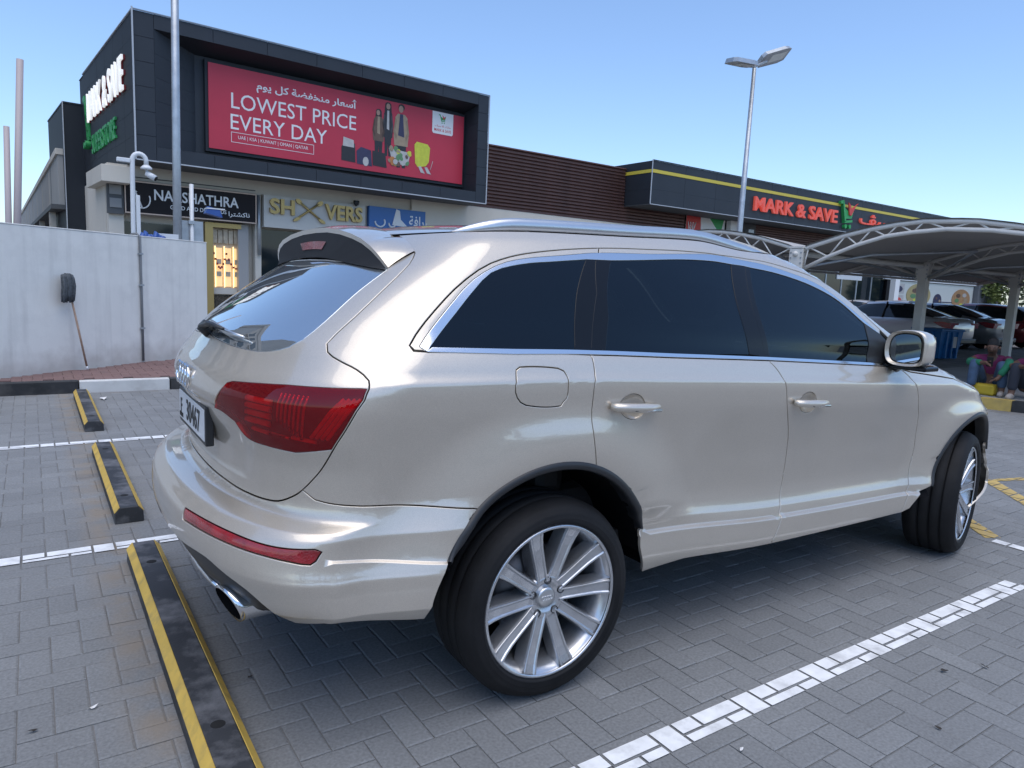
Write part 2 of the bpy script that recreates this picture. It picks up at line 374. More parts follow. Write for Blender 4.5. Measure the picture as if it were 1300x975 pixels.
# ------------------------------------------------------------------ white boundary wall, poles behind it, mop
WWALL = mat('white_wall_paint', (.78, .765, .72), rough=.85, vary=.05, vscale=1.5, bump=.10, bscale=45, dirt=(.50, .49, .47), dirt_amt=.45, dirt_scale=1.6)
def wall_dirt(m):
    nt = m.node_tree; n = nt.nodes; l = nt.links; b = n['Principled BSDF']; src = b.inputs['Base Color'].links[0].from_socket
    tc = n.new('ShaderNodeTexCoord'); mp = n.new('ShaderNodeMapping'); mp.inputs['Scale'].default_value = (6, 6, .5); l.new(tc.outputs['Object'], mp.inputs[0])
    nz = n.new('ShaderNodeTexNoise'); nz.inputs['Scale'].default_value = 1.4; nz.inputs['Detail'].default_value = 7; l.new(mp.outputs[0], nz.inputs['Vector'])
    r1 = n.new('ShaderNodeMapRange'); r1.inputs[1].default_value = .50; r1.inputs[2].default_value = .80; r1.inputs[4].default_value = .30; l.new(nz.outputs[0], r1.inputs[0])
    m1 = n.new('ShaderNodeMix'); m1.data_type = 'RGBA'; l.new(r1.outputs[0], m1.inputs[0]); l.new(src, m1.inputs[6]); m1.inputs[7].default_value = (.36, .35, .33, 1)
    sp = n.new('ShaderNodeSeparateXYZ'); l.new(tc.outputs['Object'], sp.inputs[0])
    n2 = n.new('ShaderNodeTexNoise'); n2.inputs['Scale'].default_value = 5; n2.inputs['Detail'].default_value = 6; l.new(tc.outputs['Object'], n2.inputs['Vector'])
    ad = n.new('ShaderNodeMath'); ad.operation = 'MULTIPLY_ADD'; l.new(n2.outputs[0], ad.inputs[0]); ad.inputs[1].default_value = -.45; l.new(sp.outputs['Z'], ad.inputs[2])
    r2 = n.new('ShaderNodeMapRange'); r2.inputs[1].default_value = .22; r2.inputs[2].default_value = -.05; r2.inputs[4].default_value = .55; l.new(ad.outputs[0], r2.inputs[0])
    m2 = n.new('ShaderNodeMix'); m2.data_type = 'RGBA'; l.new(r2.outputs[0], m2.inputs[0]); l.new(m1.outputs[2], m2.inputs[6]); m2.inputs[7].default_value = (.40, .36, .32, 1)
    l.new(m2.outputs[2], b.inputs['Base Color'])
wall_dirt(WWALL)
GALV = mat('galvanised_steel', (.42, .45, .48), rough=.42, metal=.6, vary=.12, vscale=8)
WHITEP = mat('white_painted_metal', (.68, .70, .72), rough=.4, vary=.04, vscale=6)
wa, wb = Vector((-1.87, 7.10, 0)), Vector((.808, 9.229, 0)); wd = (wb-wa).normalized(); wn_ = Vector((wd.y, -wd.x, 0))
W = empty('boundary_wall', wa, math.atan2(wd.y, wd.x), 'plain white rendered wall about two metres tall behind the kerb', 'wall')
L_ = (wb-wa).length
box('wall_body', WWALL, -6, L_, 0, .20, -.05, 1.885, W, .004)
box('wall_cap', WWALL, -6, L_+.004, -.006, .206, 1.886, 1.900, W, .004)
cd = MB(); cx_ = 2.09
cd.tube([(cx_-.02, .10, 1.915), (cx_, .02, 1.925), (cx_+.01, -.022, 1.88), (cx_+.012, -.022, 1.0), (cx_+.012, -.022, .16)], .016, 10)
t = empty('cable_pipe', W.matrix_world @ Vector((0, 0, 0)), 0, 'thin grey cable pipe running down the white wall', 'pipe'); t.location = wa; t.rotation_euler = W.rotation_euler
cd.build('pipe', mat('grey_conduit', (.16, .17, .18), rough=.5), t)
for z in (1.65, 1.22, .62): box('clip', GALV, cx_-.016, cx_+.040, -.046, -.001, z-.012, z+.012, t)
# mop leaning on the wall
MOPG = mat('mop_yarn', (.085, .095, .105), rough=.95, vary=.35, vscale=30, bump=.5, bscale=60); WOOD = mat('wood_handle', (.36, .24, .17), rough=.6, vary=.2, vscale=14)
hp = Vector((-1.115, 7.645, 1.06)); fp = Vector((-.955, 7.72, .15)); fp2 = fp+wn_*.06+Vector((-.02, -.05, 0)); hp = hp+wn_*.05
mo = empty('mop', fp2, 0, 'grey yarn mop leaning head up on the white wall', 'mop')
mm = MB(); mm.tube([(0, 0, 0), tuple(hp-fp2)], .012, 10); mm.build('handle', WOOD, mo)
MB().tube([tuple((hp-fp2)*.0), tuple((hp-fp2)*.045)], .0125, 10).build('handle_tip', WHITEP, mo)
c0 = hp-fp2
MB().tube([tuple(c0+wd*.01-Vector((0, 0, .03))), tuple(c0+wd*-.06+Vector((0, 0, .01)))], .016, 8).build('clamp', GALV, mo)
yb = MB()
for k in range(34):
    a = rng.uniform(-.075, .075); dpt = rng.uniform(-.02, .045); top_ = c0+Vector((0, 0, .325))+wd*(a*.85-.055)+wn_*dpt
    bot = c0+Vector((0, 0, -.045+rng.uniform(-.025, .02)))+wd*(a-.055)+wn_*(dpt*1.1)
    md_ = (top_+bot)/2+wd*rng.uniform(-.015, .015)+wn_*.012
    yb.tube([tuple(top_-Vector((0, 0, .03+abs(a)*.3))), tuple((top_+md_)/2), tuple(md_), tuple((md_+bot)/2), tuple(bot)], [.012, .017, .018, .017, .010], 6)
y_ = yb.build('mop_head', MOPG, mo); y_['kind'] = 'stuff'

def pole(name, pts, r, m, label, cat, base=None):
    t = empty(name, pts[0], 0, label, cat); b = MB(); b.tube([tuple(Vector(p)-Vector(pts[0])) for p in pts], r, 14); b.build('post', m, t); return t
pl = pole('lamp_column', [(.66, 11, .12), (.685, 11, 3.5), (.73, 11, 8.5)], [.075, .068, .055], GALV, 'tall grey steel pole behind the white wall, running out of the picture at the top', 'pole')
MB().lathe([(.0, .0), (.15, .0), (.15, .03), (.09, .06), (.078, .3)], 16, 'z').build('base_collar', GALV, pl)
box('lamp_arm', GALV, -.05, .9, -.03, .03, 8.35, 8.42, pl); box('lamp_head', GALV, .7, 1.3, -.12, .12, 8.36, 8.46, pl, .02)
# camera mast with a swan neck
cm = empty('camera_mast', (-.03, 11, .12), 0, 'white mast with a swan neck and security cameras above the wall', 'camera pole')
sw = [(.002, 0, 0), (.02, 0, 1.9), (.033, 0, 3.12)]+[(.033+.105-.105*math.cos(a), 0, 3.12+.115*math.sin(a)) for a in np.linspace(.3, 2.9, 9)]+[(.243, 0, 3.06)]
MB().tube(sw, .038, 12).build('mast', WHITEP, cm)
MB().lathe([(.0, .0), (.09, .0), (.09, .02), (.045, .04)], 14, 'z').build('base_plate', WHITEP, cm)
MB().lathe([(.0, .07), (.05, .068), (.09, .03), (.092, .0), (.0, -.005)], 18, 'z', c=(.243, 0, 2.99)).build('camera_cap', WHITEP, cm)
MB().tube([(.243, 0, 2.99), (.25, 0, 2.93)], .02, 8).build('bracket', WHITEP, cm)
MB().tube([(.24, .0, 2.93), (.37, -.06, 2.85)], [.048, .052], 12).build('camera_body', WHITEP, cm); MB().tube([(.366, -.058, 2.853), (.384, -.066, 2.842)], [.040, .040], 12).build('camera_lens', INK_, cm)
box('bullet_camera', WHITEP, -.20, .0, -.04, .04, 3.07, 3.14, cm, .01)
box('cable_box', WHITEP, .07, .13, -.04, .04, 1.75, 2.55, cm, .006)
# thin white post with a blue floodlight
tp = empty('sign_post', (.905, 11, .12), 0, 'thin white post carrying a grey panel and a blue floodlight', 'post')
MB().tube([(0, 0, 0), (.008, 0, 2.83)], .036, 4).build('post', WHITEP, tp)
box('grey_panel', GALV, -.20, .20, .05, .08, 1.6, 2.2, tp); box('clamp', GALV, -.05, .05, -.05, .05, 2.14, 2.2, tp)
BLUEP = mat('blue_plastic', (.03, .09, .32), rough=.45)
MB().prism([(.22, 2.35), (.50, 2.29), (.46, 2.42), (.26, 2.47)], -.10, .12, 'xz').build('floodlight', BLUEP, tp); box('floodlight_visor', WHITEP, .24, .54, -.11, .13, 2.425, 2.445, tp)
bx = empty('blue_tarpaulin', (.22, 10.6, .12), 0, 'bunched blue cloth showing over the top of the white wall', 'cloth')
vb = MB()
for k in range(7): vb.tube([(-.16+.05*k, .0, 1.78), (-.13+.05*k, .04*(k % 2), 1.90+.035*math.sin(k*1.9)), (-.10+.05*k, .02, 1.86)], [.05, .045, .02], 7)
vb.tube([(-.1, 0, 0), (-.1, 0, 1.8)], .03, 8); vb.build('cloth', BLUEP, bx)
wb_ = empty('white_board', (.47, 10.7, .12), 0, 'white board peeping over the white wall beside the tall pole', 'board'); box('board', WHITEP, -.17, .17, -.02, .02, 0, 1.93, wb_)
# flag poles
MAUVE = mat('weathered_pole', (.42, .36, .36), rough=.5)
pole('flag_pole', [(-1.74, 11, .12), (-1.49, 11, 4.54)], [.055, .048], MAUVE, 'taller of two slightly leaning bare poles at the far left', 'pole')
pole('flag_pole', [(-1.79, 11, .12), (-1.705, 11, 3.52)], [.05, .04], MAUVE, 'shorter of two slightly leaning bare poles at the far left', 'pole')
# ------------------------------------------------------------------ the store: dark box with the billboard
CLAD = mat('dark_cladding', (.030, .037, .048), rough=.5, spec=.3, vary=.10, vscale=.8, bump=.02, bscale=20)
CLAD2 = mat('dark_cladding_shaded', (.022, .027, .035), rough=.6, spec=.3, vary=.08, vscale=1.2)  # darker copy of the cladding, with shade put into its colour
EDGE = mat('pale_edge_trim', (.45, .48, .52), rough=.45)
BEIGE = mat('beige_render', (.62, .58, .51), rough=.85, vary=.07, vscale=1.2, bump=.06, bscale=40, dirt=(.44, .40, .35), dirt_amt=.4, dirt_scale=1.2)
SOFF = mat('soffit_grey', (.09, .095, .10), rough=.7)
DGLASS = mat('shop_glass', (.012, .020, .026), rough=.06, spec=.5)
WHITE = mat('sign_white', (.80, .80, .80), rough=.5)
RED = mat('sign_red', (.62, .045, .04), rough=.45); GREEN = mat('sign_green', (.03, .34, .09), rough=.45)
DRED = mat('sign_red_return', (.22, .02, .025), rough=.5)
GOLD = mat('gold_letters', (.46, .33, .13), rough=.35, metal=.5)
def split_letters(name, me, m, parent, loc, rot, gapx=.0):
    """one object per letter, taken from a lettering mesh"""
    bm = bmesh.new(); bm.from_mesh(me); bm.verts.ensure_lookup_table(); seen = set(); isl_ = []
    for v in bm.verts:
        if v.index in seen: continue
        st = [v]; comp = []; seen.add(v.index)
        while st:
            a = st.pop(); comp.append(a.index)
            for e in a.link_edges:
                b = e.other_vert(a)
                if b.index not in seen: seen.add(b.index); st.append(b)
        xs = [bm.verts[i].co.x for i in comp]; isl_.append([min(xs), max(xs), comp])
    isl_.sort(key=lambda q: q[0]); grp = []
    for q in isl_:
        if grp and q[0] < grp[-1][1]-gapx and min(q[1], grp[-1][1])-q[0] > .5*min(q[1]-q[0], grp[-1][1]-grp[-1][0]): grp[-1][1] = max(grp[-1][1], q[1]); grp[-1][2] += q[2]
        else: grp.append(q)
    out = []
    for x0, x1, comp in grp:
        mp = {v: i for i, v in enumerate(comp)}; vs = [me.vertices[v].co[:] for v in comp]
        fs = [[mp[i] for i in p.vertices] for p in me.polygons if p.vertices[0] in mp]
        m2 = bpy.data.meshes.new(name); m2.from_pydata(vs, [], fs); o = link(name, m2, m, parent); o.location = loc; o.rotation_euler = rot; out.append(o)
    bm.free(); return out
def sign_letters(name, body, m, parent, x0, x1, z0, z1, y, depth=.08, bold=.02, face=(PI/2, 0, 0), side=False, returns=None):
    """lettering fitted to a rectangle of a facade (x0..x1, z0..z1), standing proud of y by its depth"""
    o = text(name, body, 1, m, (0, 0, 0), (0, 0, 0), parent, ext=depth/2, bold=bold); me = o.data
    co = np.array([v.co[:] for v in me.vertices]); lo, hi = co.min(0), co.max(0)
    for v in me.vertices:
        v.co.x = (v.co.x-lo[0])/(hi[0]-lo[0])*(x1-x0); v.co.y = (v.co.y-lo[1])/(hi[1]-lo[1])*(z1-z0)
    bpy.data.objects.remove(o)
    loc = (x0, y-depth/2, z0) if not side else (y-depth/2, x0, z0)
    r = split_letters(name, me, m, parent, loc, face)
    return r
def flat_text(name, body, m, parent, x0, x1, z0, z1, y, bold=.0):
    o = text(name, body, 1, m, (0, 0, 0), (PI/2, 0, 0), parent, ext=.001, bold=bold); me = o.data
    co = np.array([v.co[:] for v in me.vertices]); lo, hi = co.min(0), co.max(0)
    for v in me.vertices:
        v.co.x = (v.co.x-lo[0])/(hi[0]-lo[0])*(x1-x0); v.co.y = (v.co.y-lo[1])/(hi[1]-lo[1])*(z1-z0)
    o.location = (x0, y, z0); return o
AL = R(4.4); ORG = (.859, 18, 0)
ST = empty('store_building', ORG, AL, 'dark grey store block with a framed box front above beige shopfronts', 'building')
ZB, ZT_, SR = 4.20, 7.75, 10.89
# core and recess
core = MB(); core.box(.02, SR-.02, 1.0, 9.0, ZB+.05, ZT_-.02); core.build('store_core', CLAD2, ST)
# front ring of cladding panels, mitred into the recess
def quad_panel(name, pts, m, parent, t=.03, inward=(0, 1, 0)):
    p = [Vector(q) for q in pts]; c = sum(p, Vector())/len(p); p = [q+(c-q).normalized()*.006 for q in p]; d = Vector(inward)*t
    n = len(p); return MB().add([tuple(q) for q in p]+[tuple(q+d) for q in p], [tuple(range(n))]+[(i, (i+1) % n, (i+1) % n+n, i+n) for i in range(n)]).build(name, m, parent)
xi0, xi1, zi0, zi1 = .47, 10.47, 4.54, 7.40         # front opening
bx0, bx1, bz0, bz1, bd = 1.62, 10.36, 4.66, 7.20, .75   # back of the recess
rows = 6
for k in range(rows):
    za, zb_ = ZB+(ZT_-ZB)*k/rows, ZB+(ZT_-ZB)*(k+1)/rows
    quad_panel('cladding_panel', [(0, 0, za), (xi0, 0, max(za, 0)), (xi0, 0, zb_), (0, 0, zb_)], CLAD, ST)
    quad_panel('cladding_panel', [(xi1, 0, za), (SR, 0, za), (SR, 0, zb_), (xi1, 0, zb_)], CLAD, ST)
nt_ = 7
for k in range(nt_):
    a, b = xi0+(xi1-xi0)*k/nt_, xi0+(xi1-xi0)*(k+1)/nt_
    quad_panel('cladding_panel', [(a, 0, zi1), (b, 0, zi1), (b, 0, ZT_), (a, 0, ZT_)], CLAD, ST)
    quad_panel('cladding_panel', [(a, 0, ZB), (b, 0, ZB), (b, 0, zi0), (a, 0, zi0)], CLAD, ST)
# recess: slanting reveals and back
for k in range(5):
    f0, f1 = k/5, (k+1)/5
    def lerp(a, b, f): return tuple(a[i]+(b[i]-a[i])*f for i in range(3))
    quad_panel('reveal_panel', [lerp((xi0, 0, zi0), (xi0, 0, zi1), f0), lerp((bx0, bd, bz0), (bx0, bd, bz1), f0), lerp((bx0, bd, bz0), (bx0, bd, bz1), f1), lerp((xi0, 0, zi0), (xi0, 0, zi1), f1)], CLAD, ST, .02, (-.5, .8, 0))
    quad_panel('reveal_panel', [lerp((xi1, 0, zi0), (xi1, 0, zi1), f0), lerp((bx1, bd, bz0), (bx1, bd, bz1), f0), lerp((bx1, bd, bz0), (bx1, bd, bz1), f1), lerp((xi1, 0, zi0), (xi1, 0, zi1), f1)], CLAD2, ST, .02, (1, 0, 0))
quad_panel('reveal_panel', [(xi0, 0, zi1), (xi1, 0, zi1), (bx1, bd, bz1), (bx0, bd, bz1)], CLAD2, ST, .02, (0, .2, 1))
quad_panel('reveal_panel', [(xi0, 0, zi0), (xi1, 0, zi0), (bx1, bd, bz0), (bx0, bd, bz0)], CLAD, ST, .02, (0, .2, -1))
box('recess_back', CLAD, bx0-.02, bx1+.02, bd, bd+.04, bz0-.02, bz1+.02, ST)
# left side panels
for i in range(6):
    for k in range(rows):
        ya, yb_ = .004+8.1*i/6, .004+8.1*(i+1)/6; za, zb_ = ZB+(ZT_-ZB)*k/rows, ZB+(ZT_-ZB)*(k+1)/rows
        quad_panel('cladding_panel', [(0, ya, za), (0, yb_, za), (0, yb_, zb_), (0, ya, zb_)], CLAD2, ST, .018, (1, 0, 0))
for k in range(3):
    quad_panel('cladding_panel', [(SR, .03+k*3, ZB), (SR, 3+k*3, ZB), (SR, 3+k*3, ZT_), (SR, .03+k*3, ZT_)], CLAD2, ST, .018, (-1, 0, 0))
box('soffit', SOFF, .01, SR-.01, .03, 9.0, ZB-.03, ZB-.004, ST)
box('roof_slab', SOFF, .0, SR, .031, 9.0, ZT_-.02, ZT_+.0, ST)
box('corner_trim', EDGE, -.035, .0, -.035, .0, ZB-.02, ZT_+.06, ST)
box('edge_trim', EDGE, .0, SR+.02, -.03, -.001, ZB-.035, ZB-.005, ST); box('edge_trim', EDGE, SR+.001, SR+.03, -.03, .0, ZB-.005, ZT_+.02, ST)
box('edge_trim', mat('roof_edge_trim', (.20, .23, .27), rough=.5), .0, SR+.02, -.03, 0, ZT_+.001, ZT_+.03, ST)
box('edge_trim', EDGE, -.03, -.0, 0, 8.1, ZT_+.001, ZT_+.03, ST)
# beige base with shopfronts below
box('base_wall', BEIGE, .0, 11.2, 1.62, 12, -.05, ZB-.031, ST); box('base_wall', BEIGE, -.47, -.001, 1.62, 4.6, -.05, ZB-.04, ST)
box('fascia_band', BEIGE, -.46, 11.6, 1.28, 1.62, 3.79, ZB-.031, ST)
box('ledge', BEIGE, -.70, -.02, .62, 3.1, 3.62, 4.04, ST, .01)
box('fascia_shadow_strip', SOFF, -.45, 3.4, 1.262, 1.279, 3.86, 3.885, ST)  # dark strip laid on the band to draw a gap's shadow
for k, (a, b) in enumerate(((-.46, -.1), (3.40, 3.58), (6.92, 7.04), (10.9, 11.1))): box('pier', BEIGE, a, b, 1.30, 1.61, -.05, 3.785, ST)
# jeweller's shopfront: gold frame, lit display
LIT = mat('lit_display', (.8, .62, .35), rough=.6, emit=(1., .62, .25), emit_s=.30)
LIT2 = mat('lit_strip', (1, .8, .5), rough=.5, emit=(1., .72, .32), emit_s=.8)
CREAM = mat('cream_display', (.55, .46, .34), rough=.7, vary=.2, vscale=9)
box('shopfront_frame', GOLD, 1.98, 2.20, 1.32, 1.50, -.05, 2.85, ST); box('shopfront_frame', GOLD, 2.20, 3.0, 1.32, 1.48, 2.72, 2.85, ST)
box('display_back', CREAM, 2.21, 3.10, 1.56, 1.61, .12, 2.72, ST)
for k in range(3):
    a = 2.30+.26*k; box('display_niche', LIT, a, a+.20, 1.53, 1.559, 1.02, 2.15, ST); box('niche_light', LIT2, a-.01, a+.012, 1.50, 1.529, 1.0, 2.2, ST); 
    for z in (1.32, 1.68): box('display_tray', CREAM, a+.03, a+.17, 1.495, 1.529, z, z+.14, ST)
for k in range(5): box('valance', CREAM, 2.24+.15*k, 2.36+.15*k, 1.50, 1.555, 2.28, 2.70-.04*(k % 2), ST)
gr = MB(); MAG = mat('garland', (.30, .03, .05), rough=.7)
for a0, a1 in ((2.25, 2.60), (2.60, 3.15)):
    for k in range(9):
        f = k/8; x = a0+(a1-a0)*f; z = 1.98-.42*math.sin(PI*f)+.0*f; gr.box(x-.022, x+.022, 1.42, 1.47, z-.03, z+.03)
gr.build('garland', MAG, ST)['kind'] = 'stuff'
box('shop_counter', BEIGE, 2.21, 3.1, 1.50, 1.60, .8, .98, ST); box('lower_glass', DGLASS, 2.21, 3.1, 1.56, 1.60, .10, .78, ST)
box('grey_pilaster', mat('grey_pilaster', (.36, .35, .34), rough=.7), 2.92, 3.22, 1.36, 1.60, -.05, 2.86, ST)
box('glass_front', DGLASS, 3.60, 6.9, 1.56, 1.60, -.05, 2.78, ST); box('glass_front', DGLASS, 7.06, 10.8, 1.56, 1.60, -.05, 2.78, ST); box('glass_front', DGLASS, -.1, 1.9, 1.56, 1.60, .9, 2.7, ST)
for x in (4.7, 5.8, 8.3, 9.55): box('mullion', SOFF, x, x+.06, 1.53, 1.559, -.05, 2.78, ST)
ac = MB(); ac.tube([(3.50, 1.24, 2.0), (3.48, 1.24, 3.75)], .05, 10); ac.build('downpipe', GALV, ST)

# billboard
BB = empty('billboard', ORG, AL, 'wide red billboard reading LOWEST PRICE EVERY DAY in the dark box front', 'billboard')
BRED = mat('billboard_red', (.52, .030, .062), rough=.45, vary=.05, vscale=1.)
box('frame', CLAD2, 1.84, 10.34, .61, .748, 4.72, 7.12, BB); box('panel', BRED, 1.92, 10.28, .58, .609, 4.81, 7.05, BB)
yb0 = .577
flat_text('lettering', arabic('أسعار منخفضة كل يوم'), WHITE, BB, 3.22, 6.30, 6.50, 6.86, yb0, .022)
flat_text('lettering', 'LOWEST PRICE', WHITE, BB, 2.52, 6.28, 5.96, 6.38, yb0)
flat_text('lettering', 'EVERY DAY', WHITE, BB, 2.50, 5.33, 5.40, 5.81, yb0)
flat_text('lettering', 'UAE | KSA | KUWAIT | OMAN | QATAR', WHITE, BB, 2.70, 4.74, 5.13, 5.25, yb0)
fr_ = MB()
for (a, b, c, d) in ((2.51, 4.92, 5.05, 5.063), (2.51, 4.92, 5.315, 5.328), (2.51, 2.523, 5.063, 5.315), (4.907, 4.92, 5.063, 5.315)): fr_.box(a, b, yb0-.001, yb0+.0005, c, d)
fr_.build('lettering_border', WHITE, BB)
def card(name, poly, m, y=.575, t=.002): return MB().prism(poly, y, y+t, 'xz').build(name, m, BB)
def blob(cx, cz, rx, rz, n=18, rot=0.): return [(cx+rx*math.cos(2*PI*i/n)*math.cos(rot)-rz*math.sin(2*PI*i/n)*math.sin(rot), cz+rx*math.cos(2*PI*i/n)*math.sin(rot)+rz*math.sin(2*PI*i/n)*math.cos(rot)) for i in range(n)]
PR = lambda n, c: mat('print_'+n, c, rough=.5, vary=.12, vscale=7)
P_SK, P_HAIR, P_BRN, P_TAN, P_NAVY, P_BLK, P_GRN, P_YEL, P_GRY = PR('skin', (.42, .26, .19)), PR('hair', (.03, .02, .02)), PR('brown', (.14, .085, .06)), PR('tan', (.36, .27, .18)), PR('navy', (.04, .04, .09)), PR('black', (.025, .025, .03)), PR('leaf', (.12, .26, .12)), PR('lime', (.60, .62, .06)), PR('pale', (.5, .48, .46))
ARM = {P_BRN.name: PR('dark_brown', (.085, .05, .035)), P_BLK.name: PR('grey_sleeve', (.06, .06, .065)), P_TAN.name: PR('tan_sleeve', (.27, .20, .13))}
def printed_person(x, top_, foot, w, coat, inner, longhair, turn):
    """a printed figure of the advertisement: hair, face, coat and legs"""
    h = top_-foot; hd = .105*h
    if longhair: card('printed_hair', [(x-hd*.62, top_-hd*.3), (x-hd*.3, top_), (x+hd*.3, top_), (x+hd*.62, top_-hd*.35), (x+hd*.75, top_-hd*2.1), (x-hd*.75, top_-hd*2.0)][::-1], P_HAIR, .574)
    else: card('printed_hair', blob(x, top_-hd*.45, hd*.55, hd*.5), P_HAIR, .5725)
    card('printed_face', blob(x+turn*.02, top_-hd*.72, hd*.40, hd*.52), P_SK, .572)
    sh = top_-hd*1.45
    card('printed_coat', [(x-w*.30, sh), (x-w*.5, sh-h*.06), (x-w*.62, sh-h*.36), (x-w*.55, sh-h*.50), (x+w*.55, sh-h*.50), (x+w*.62, sh-h*.34), (x+w*.5, sh-h*.05), (x+w*.28, sh)], coat, .5735)
    sw = .26 if not longhair else .15; card('printed_shirt', [(x-w*.12, sh), (x-w*sw, sh-h*.34), (x+w*sw, sh-h*.36), (x+w*.12, sh)], inner, .5715)
    for s_ in (1, -1): card('printed_arm', [(x+s_*w*.50, sh-h*.07), (x+s_*w*.66, sh-h*.30), (x+s_*w*.40, sh-h*.42), (x+s_*w*.34, sh-h*.36), (x+s_*w*.50, sh-h*.27), (x+s_*w*.36, sh-h*.10)][::s_], ARM[coat.name], .571)
    card('printed_trousers', [(x-w*.42, sh-h*.46), (x-w*.34, foot), (x-w*.04, foot), (x+w*.02, sh-h*.6), (x+w*.1, foot), (x+w*.38, foot), (x+w*.44, sh-h*.46)], P_BLK, .5745)
printed_person(7.05, 6.74, 5.25, .33, P_BRN, P_TAN, True, -1)
printed_person(7.38, 7.0, 5.35, .29, P_BLK, P_GRY, True, 0)
printed_person(7.86, 7.02, 5.05, .44, P_TAN, P_NAVY, False, -1)
card('printed_bag', [(5.80, 5.02), (5.80, 5.42), (5.95, 5.62), (6.25, 5.56), (6.27, 5.0)], P_BLK, .5705); card('printed_bag', [(6.32, 4.98), (6.30, 5.36), (6.45, 5.5), (6.80, 5.44), (6.84, 4.96)], P_NAVY, .570); card('printed_bag', [(6.86, 5.0), (6.84, 5.45), (7.30, 5.42), (7.36, 4.98)], P_BLK, .5695); card('printed_shoe', blob(6.62, 5.08, .10, .14), P_GRY, .569)
card('printed_jug', [(5.84, 5.45), (5.86, 5.72), (6.2, 5.66), (6.22, 5.44)], P_GRY, .5685)
prng2 = random.Random(11); cols = [P_GRN, P_GRY, P_YEL, P_TAN, P_BRN, PR('orange', (.5, .2, .06)), P_GRN]
cart_o = [(7.42, 5.62), (8.22, 5.56), (8.12, 5.14), (7.58, 5.16)]
card('printed_trolley', cart_o[::-1], P_GRY, .5725)
for k in range(26):
    cx_, cz_ = 7.48+.72*prng2.random(), 5.12+.50*prng2.random(); card('printed_goods', blob(cx_, cz_, .05+.05*prng2.random(), .04+.05*prng2.random(), 9, prng2.random()*3), cols[k % 7], .567-.0004*k, .0015)
card('printed_suitcase', [(8.40, 5.28), (8.36, 5.86), (8.45, 5.96), (8.86, 5.93), (8.96, 5.82), (8.92, 5.36), (8.80, 5.22), (8.5, 5.16)], P_YEL, .5715)
for a in (8.52, 8.76): card('printed_shoe', [(a, 5.18), (a+.10, 5.2), (a+.26, 4.98), (a+.10, 5.0)], P_GRY, .5705)
hs = MB(); hs.tube([(8.98+.16*math.sin(q)*.6, .572, 5.40-.30*math.cos(q)*-1 if False else 5.12+.30*math.sin(q/1.0)) for q in np.linspace(.0, 1.6, 8)], .010, 6); hs.build('printed_headset', P_GRY, BB)
# the white logo card with a trolley emblem
lc = [(9.06, 6.34), (9.02, 6.40), (9.02, 7.045), (9.84, 7.045), (9.84, 6.40), (9.80, 6.34)]
card('logo_card', lc, WHITE, .572)
def trolley_emblem(parent, ox, oz, s, y, d, mg, mr_):
    """trolley with a tick for a basket handle"""
    g_ = MB()
    def bar(pts, w):
        for (a, b) in zip(pts[:-1], pts[1:]):
            dx, dz = b[0]-a[0], b[1]-a[1]; L = math.hypot(dx, dz); nx, nz = -dz/L*w/2, dx/L*w/2; ex_, ez_ = dx/L*w*.3, dz/L*w*.3
            g_.prism([(ox+s*(a[0]-ex_+nx), oz+s*(a[1]-ez_+nz)), (ox+s*(a[0]-ex_-nx), oz+s*(a[1]-ez_-nz)), (ox+s*(b[0]+ex_-nx), oz+s*(b[1]+ez_-nz)), (ox+s*(b[0]+ex_+nx), oz+s*(b[1]+ez_+nz))], y-d, y, 'xz')
    bar([(0, .96), (.16, 1.0), (.40, .28)], .10); bar([(.38, .26), (.86, .32)], .09)
    g_.prism([(ox+s*a, oz+s*b) for a, b in ((.26, .80), (.40, .38), (.86, .42), (.98, .80), (.62, .66))], y-d*.8, y-.001, 'xz')
    g_.prism(blob(ox+s*.46, oz+s*.09, s*.07, s*.08), y-d, y, 'xz'); g_.prism(blob(ox+s*.76, oz+s*.10, s*.07, s*.08), y-d, y, 'xz')
    g_.build('trolley_emblem', mg, parent)
    MB().prism([(ox+s*a, oz+s*b) for a, b in ((.48, 1.0), (.64, .90), (.70, .76), (1.16, 1.02), (1.02, .94), (.74, .52), (.60, .54))], y-d*1.2, y-d*.81, 'xz').build('tick_emblem', mr_, parent)
trolley_emblem(BB, 9.27, 6.68, .28, .5715, .001, GREEN, RED)
flat_text('lettering', arabic('مارك & سيڤ'), RED, BB, 9.12, 9.74, 6.55, 6.64, .571); flat_text('lettering', 'MARK & SAVE', RED, BB, 9.10, 9.76, 6.42, 6.51, .571, .01)

# lettering on the side wall
SG = empty('side_wall_sign', ORG, AL, 'white letters MARK & SAVE over green SUPERSTORE on the left wall of the store', 'sign')
def side_letters(name, body, m, y0, y1, z0, z1, d, bold):
    # reads along -y (towards the corner) when seen from the left
    o = text(name, body, 1, m, (0, 0, 0), (0, 0, 0), SG, ext=d/2, bold=bold); me = o.data
    co = np.array([v.co[:] for v in me.vertices]); lo, hi = co.min(0), co.max(0)
    for v in me.vertices: v.co.x = (v.co.x-lo[0])/(hi[0]-lo[0])*(y0-y1); v.co.y = (v.co.y-lo[1])/(hi[1]-lo[1])*(z1-z0)
    bpy.data.objects.remove(o); return split_letters(name, me, m, SG, (-d/2-.001, y0, z0), (PI/2, 0, -PI/2))
WEMIT = mat('emissive_white_letters', (.85, .85, .85), rough=.5, emit=(1, 1, 1), emit_s=.22)  # faint emission added to brighten the white letters
side_letters('white_letter', 'MARK & SAVE', WEMIT, 6.9, 1.05, 6.02, 6.92, .05, .004)
for o in [c for c in SG.children if c.name.startswith('white_letter')]:
    b = o.copy(); COL.objects.link(b); b.data = o.data.copy(); b.data.materials.clear(); b.data.materials.append(DRED); b.name = 'letter_return'
    o.location.x -= .05
